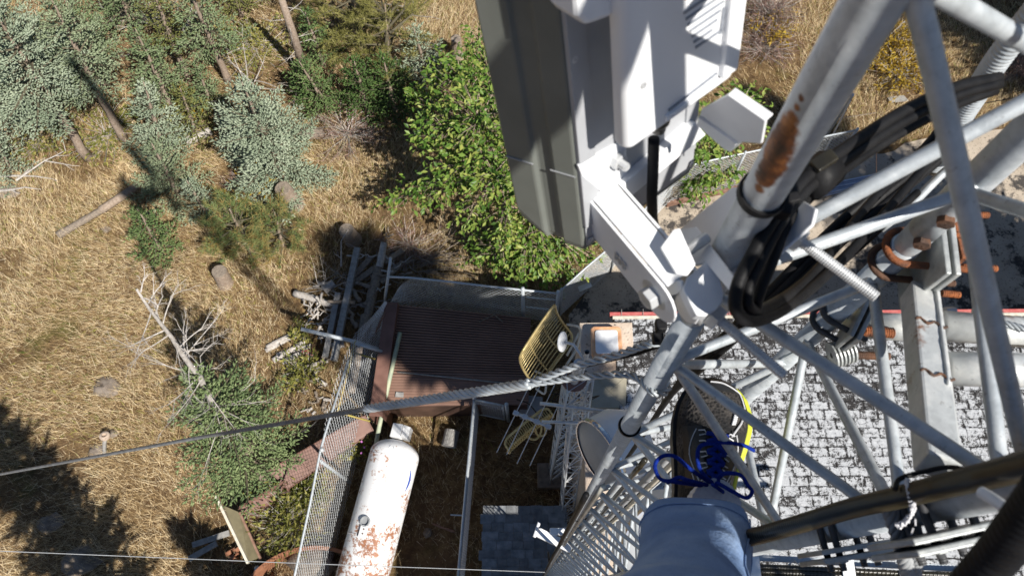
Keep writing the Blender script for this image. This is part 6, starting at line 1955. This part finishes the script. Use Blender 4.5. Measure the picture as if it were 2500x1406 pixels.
# sole: black with a lime outer edge
def sole(scale, h0, h1, ta=0., tb=1., side=None):
    L_, Rr = [], []
    ts = np.linspace(ta, tb, 40)
    for t in ts:
        L_.append(sp(t * 1.02 - .01, oq(t) - (wq(t) + .003) * scale, h0)); Rr.append(sp(t * 1.02 - .01, oq(t) + (wq(t) + .003) * scale, h0))
    return MB().prism(L_ + Rr[::-1], u * (h1 - h0))


PE.part('sole', sole(1.03, -.012, .012), 'shoepanel', SH)
V = []; ts = np.linspace(.05, .965, 44)
for t in ts:
    q = oq(t) + wq(t) + .0015
    V += [sp(t, q - .004, .026), sp(t, q + .0062, .018), sp(t, q + .0066, -.004), sp(t, q - .004, -.006)]
F = [(4 * k + j, 4 * k + (j + 1) % 4, 4 * k + 4 + (j + 1) % 4, 4 * k + 4 + j) for k in range(len(ts) - 1) for j in range(4)] + [(3, 2, 1, 0), (4 * len(ts) - 4, 4 * len(ts) - 3, 4 * len(ts) - 2, 4 * len(ts) - 1)]
PE.part('lime_edge', MB().add(V, F), 'lime', SH, smooth=True)
# smooth toe cap and side overlays
V = []; F = []
na_, nt_ = 11, 7
for i, t in enumerate(np.linspace(.90, .985, nt_)):
    for j, q in enumerate(np.linspace(-.96, .96, na_)):
        V.append(top(t, q, .0022))
F = [(i * na_ + j, i * na_ + j + 1, (i + 1) * na_ + j + 1, (i + 1) * na_ + j) for i in range(nt_ - 1) for j in range(na_ - 1)]
PE.part('toe_cap', MB().add(V, F), 'shoepanel', SH, smooth=True)
for sgn in (-1, 1):
    V = []
    for i, t in enumerate(np.linspace(.30, .66, 16)):
        for j, q in enumerate(np.linspace(.46 - .10 * (i % 4 < 2), .93, 6)):
            V.append(top(t, q * sgn, .0024))
    F = [(i * 6 + j, i * 6 + j + 1, (i + 1) * 6 + j + 1, (i + 1) * 6 + j) for i in range(15) for j in range(5)]
    PE.part('side_overlay', MB().add(V, F), 'shoepanel', SH, smooth=False)
    for i in range(5):
        t = .60 - .065 * i
        pts = [top(t, sgn * .56, .0032), top(t + .012, sgn * .33, .0032), top(t + .034, sgn * .40, .0032), top(t + .03, sgn * .58, .0032)]
        PE.part('silver_trim', MB().tube(pts, .0010, 5), 'reflective', SH)
    pts = [top(.34 + .30 * k, sgn * (.62 + .22 * math.sin(k * 3.1)), .003) for k in np.linspace(0, 1, 9)]; PE.part('silver_trim', MB().tube(pts, .0009, 5), 'reflective', SH)
    pts = [top(.20 + .18 * k, sgn * (.55 + .25 * k), .003) for k in np.linspace(0, 1, 6)]; PE.part('silver_trim', MB().tube(pts, .0009, 5), 'reflective', SH)
pts = [top(.62 + .30 * k, .48 + .32 * math.sin(k * 2.2), .003) for k in np.linspace(0, 1, 10)] + [top(.955, .2, .003), top(.955, -.35, .003)]
PE.part('silver_trim', MB().tube(spline(pts, 40), .0013, 5), 'reflective', SH)
for k in range(7):
    a = top(.70 + .012 * k, .40 + .01 * k, .0026); b = top(.706 + .012 * k, .52 + .01 * k, .0026); PE.part('silver_trim', MB().tube([a, b], .0015, 4), 'reflective', SH)
# tongue
V = []
for i, t in enumerate(np.linspace(.20, .62, 14)):
    for j, q in enumerate(np.linspace(-.36, .36, 7)):
        V.append(top(t, q, .004 + .010 * max(0, (.40 - t) * 2.5)))
F = [(i * 7 + j, i * 7 + j + 1, (i + 1) * 7 + j + 1, (i + 1) * 7 + j) for i in range(13) for j in range(6)]
PE.part('tongue', MB().add(V, F), 'shoe', SH, smooth=True)


def lace(pts, n=40, r=(.0034, .0018)):
    """flat ribbon-like lace"""
    P = spline(pts, n); T_ = unit(np.gradient(P, axis=0)); rg = []
    for p, t in zip(P, T_):
        e = U(np.cross(t, u + .01)); g_ = np.cross(e, t); rg.append(ell(p, e, g_, r[0], r[1], 8))
    return loft(rg)


for i in range(6):
    t = .615 - .058 * i
    for sgn in (-1, 1):
        PE.part('lace', lace([top(t, -.34 * sgn, .006), top(t - .012, -.1 * sgn, .010), top(t - .045, .18 * sgn, .010), top(t - .055, .36 * sgn, .007)], 14), 'blue_lace', SH, smooth=True)
kn = top(.30, .08, .022)
zl = -1.06
loops = [
    [kn, gz(1690, 1160, zl + .01), gz(1640, 1155, zl), gz(1603, 1125, zl - .01), (gz(1606, 1122, zl - .01) + gz(1598, 1150, zl - .01)) / 2 - [0.004, -.0, 0], gz(1615, 1172, zl), gz(1650, 1178, zl + .005), kn],
    [kn, gz(1712, 1150, zl + .012), gz(1703, 1110, zl + .01), gz(1716, 1085, zl + .008), gz(1770, 1080, zl + .005), gz(1815, 1087, zl), gz(1842, 1100, zl - .012)],
    [kn, gz(1760, 1158, zl + .01), gz(1805, 1158, zl + .006), gz(1826, 1185, zl), gz(1836, 1200, zl), gz(1822, 1215, zl), gz(1790, 1200, zl + .004), gz(1750, 1178, zl + .01), kn],
    [kn, gz(1680, 1172, zl + .008), gz(1660, 1165, zl + .006), gz(1640, 1172, zl), gz(1628, 1178, zl - .01)],
    [kn, gz(1740, 1182, zl + .01), gz(1760, 1196, zl), gz(1772, 1204, zl - .02)]]
lo = [[kn, gz(1690, 1148, zl + .01), gz(1650, 1115, zl), gz(1618, 1113, zl - .006), gz(1599, 1135, zl - .01), gz(1612, 1168, zl - .004), gz(1650, 1176, zl + .005), kn]] + loops[1:]
for q in lo:
    PE.part('lace', lace(q, 46, (.0028, .0017)), 'blue_lace', SH, smooth=True)
mb = MB(); mb.add(*(lambda m: (np.concatenate(m.v), m.f))(pebble(kn, .008, (1, .8, .7), 7, .05))); PE.part('lace_knot', mb, 'blue_lace', SH, smooth=True)
# sock
an = sp(.20, .0, .09)
sk_r = []
for k in np.linspace(0, 1, 8):
    c = sp(.20 - .03 * k, .0, .055 + .062 * k); ring = []
    for j, a in enumerate(np.linspace(0, 2 * np.pi, 64, endpoint=False)):
        rr = (.031 + .004 * k) * (1 + .012 * (-1) ** j); ring.append(c + s * rr * math.cos(a) + f * rr * 1.25 * math.sin(a))
    sk_r.append(ring)
PE.part('sock', loft(sk_r), 'sock', smooth=False)
# --- body: one skinned figure, leaning back from the tower
foot2 = np.array([.47, -.16, H - 1.34])
kneeL = gz(1672, 1700, -.70); hipL = np.array([.27, -.50, H - .36]); hipR = np.array([.44, -.52, H - .36]); kneeR = np.array([.52, -.13, H - .72])
ankL = sp(.18, 0, .10)
pel = (hipL + hipR) / 2 + np.array([0, -.02, .06]); chest = pel + np.array([-.03, -.10, .36]); neck = chest + np.array([-.03, .04, .20]); head = neck + np.array([-.03, .09, .13])
shL = chest + np.array([-.19, 0, .12]); shR = chest + np.array([.17, 0.02, .12])
elL = shL + np.array([.02, .10, -.26]); haL = np.array([-.02, -.20, H + .02])
elR = shR + np.array([.14, .12, -.22]); haR = np.array([.47, -.02, H - .18])
verts = [pel, chest, neck, head, hipL, kneeL, ankL + [0, 0, -.03], hipR, kneeR, foot2 + [0, -.04, .08], foot2 + [0, .10, 0.02], shL, elL, haL, shR, elR, haR]
edges = [(0, 1), (1, 2), (2, 3), (0, 4), (4, 5), (5, 6), (0, 7), (7, 8), (8, 9), (9, 10), (1, 11), (11, 12), (12, 13), (1, 14), (14, 15), (15, 16)]
radii = [.13, .14, .058, .06, .10, .062, .034, .10, .06, .04, .035, .07, .045, .032, .07, .045, .032]


def skinfig(name, verts, edges, radii, m, root, extra=None):
    me = bpy.data.meshes.new(name); me.from_pydata([tuple(np.asarray(v) - PE.loc) for v in verts], edges, [])
    o = put(name, me, m, PE.o)
    sm = o.modifiers.new("skin", 'SKIN'); me.update()
    for i, r in enumerate(radii):
        me.skin_vertices[0].data[i].radius = (r, r)
    me.skin_vertices[0].data[root].use_root = True
    sb = o.modifiers.new("sub", 'SUBSURF'); sb.levels = 2; sb.render_levels = 2; sm.use_smooth_shade = True
    return o


skinfig('body', verts, edges, radii, 'skin', 0)
skinfig('shirt', [pel + [0, 0, .05], chest, neck - [0, 0, .06], shL, elL, elL * .45 + haL * .55, shR, elR, elR * .45 + haR * .55], [(0, 1), (1, 2), (1, 3), (3, 4), (4, 5), (1, 6), (6, 7), (7, 8)], [.20, .215, .085, .115, .080, .062, .115, .080, .062], 'shirt', 1)
PE.part('head', pebble(head, .1, (.80, .98, 1.16), 13, .0), 'skin', smooth=True)
PE.part('hair', pebble(head + [0, -.020, .030], .1, (.86, .98, 1.02), 13, .02), 'hair', smooth=True)
for k in (-1, 1):
    PE.part('ear', pebble(head + [k * .082, -.005, -.005], .028, (.35, .7, 1.1), 7, .02), 'skin', smooth=True)
PE.part('mouth', MB().tube(spline([head + [-.024, .082, -.058], head + [0, .090, -.060], head + [.024, .082, -.058]], 8), .005, 6), 'redink', smooth=True)
PE.part('shirt', pebble(pel * .42 + chest * .58 + [0, 0, .02], .1, (2.2, 1.9, 3.9), 13, .008), 'shirt', smooth=True)
# five-fingered hands
for hand, fw, upv in ((haL, np.array([.1, .9, .3]), np.array([0, -.3, 1.])), (haR, np.array([-.5, .7, -.1]), np.array([.3, .2, 1.]))):
    fw = U(fw); sd_ = U(np.cross(fw, upv)); up2 = np.cross(sd_, fw)
    for i, l in enumerate((.066, .075, .072, .058)):
        b0 = hand + fw * .045 + sd_ * (i - 1.5) * .020
        mb = MB(); mb.tube(spline([b0 - fw * .03, b0, b0 + fw * l * .5 - up2 * .012, b0 + fw * l * .8 - up2 * .040], 12), np.linspace(.0098, .0070, 12), 10); PE.part('finger', mb, 'skin', smooth=True)
    b0 = hand + sd_ * -.03; mb = MB(); mb.tube(spline([b0 - fw * .01, b0 - sd_ * .02 + fw * .02, b0 - sd_ * .028 + fw * .055 - up2 * .015], 10), np.linspace(.012, .0085, 10), 10); PE.part('thumb', mb, 'skin', smooth=True)
    mb = MB().add(*(lambda m: (np.concatenate(m.v), m.f))(pebble(hand + fw * .02, .042, (1, 1, .45), 9, .02))); PE.part('palm', mb, 'skin', smooth=True)
# eyes and nose
for k in (-1, 1):
    PE.part('eye', MB().lathe(head + [k * .033, .084, .008], (0, 1, -.3), [(.001, .010), (.009, .005), (.011, 0)], 12), 'tankwhite', smooth=True)
PE.part('nose', MB().tube([head + [0, .085, .012], head + [0, .112, -.024]], [.008, .014], 8), 'skin', smooth=True)
# jeans: the near leg as a shaped cloth tube, hem folded over the shoe
hemc = gz(1697, 1318, -1.04)
path = spline([hemc, gz(1692, 1372, -.975), gz(1684, 1440, -.90), gz(1678, 1540, -.80), kneeL, (kneeL + hipL) / 2 + [0, -.01, .03], hipL, pel], 60)
rg = []
Tn = unit(np.gradient(path, axis=0))
for i, (p, t) in enumerate(zip(path, Tn)):
    k = i / 59; a = U(np.cross(t, [0, 1., .2])); a = a if a[0] > 0 else -a; b = np.cross(t, a)
    r0 = np.interp(k, [0, .06, .25, .45, .62, .85, 1], [.0690, .0675, .0610, .072, .092, .11, .13])
    r = ell(p, a, b, r0, r0 * (.80 if k < .2 else .92), 40, np.interp(k, [0, .1, .3], [3.6, 3.0, 2.2]))
    r = [q + (q - p) * (.03 * math.sin(3 * j / 40 * 6.283 + k * 9) * math.sin(k * 17 + j * .157 * 2) + .0 * k) * (1 if k < .5 else .4) for j, q in enumerate(r)]
    if i == 0:
        inner = [p + (q - p) * .93 + t * .02 for q in r]; rg.append(inner); rg.append([p + (q - p) * .955 - t * .000 for q in r])
        rg.append([p + (q - p) * .995 - t * .0022 for q in r])
        r = [q + t * .002 for q in r]
    rg.append(r)
JEN = None
JE = PE.part('jeans_leg', loft(rg, False, True), 'denim', smooth=True)
sm = [rg[i][2] + (rg[i][2] - path[max(0, i - 3)]) * .02 for i in range(3, 40)]
PE.part('seam', MB().tube(sm, .0013, 5), 'denim', JE, smooth=True)
PE.part('hem_stitch', MB().tube([q + (q - path[2]) * .02 for q in rg[6]] + [rg[6][0] + (rg[6][0] - path[2]) * .02], .0009, 5), 'denim', JE, smooth=True)
P2 = spline([foot2 + [0, -.03, .12], kneeR, (kneeR + hipR) / 2, hipR, pel], 30)
mb = MB(); mb.tube(P2, np.interp(np.linspace(0, 1, 30), [0, .4, .8, 1], [.062, .075, .105, .13]), 20); PE.part('jeans_leg', mb, 'denim', smooth=True)
# second shoe, out of sight on its rod
rings = [ell(foot2 + np.array([0, y, z]), np.array([1., 0, 0]), np.array([0, 0, 1.]), w_, h_, 16, 2.4) for y, z, w_, h_ in ((-.12, .03, .02, .03), (-.10, .04, .036, .05), (0, .035, .04, .05), (.10, .02, .05, .035), (.16, .01, .045, .026), (.19, .005, .02, .016))]
PE.part('shoe', loft(rings), 'shoe', smooth=True)
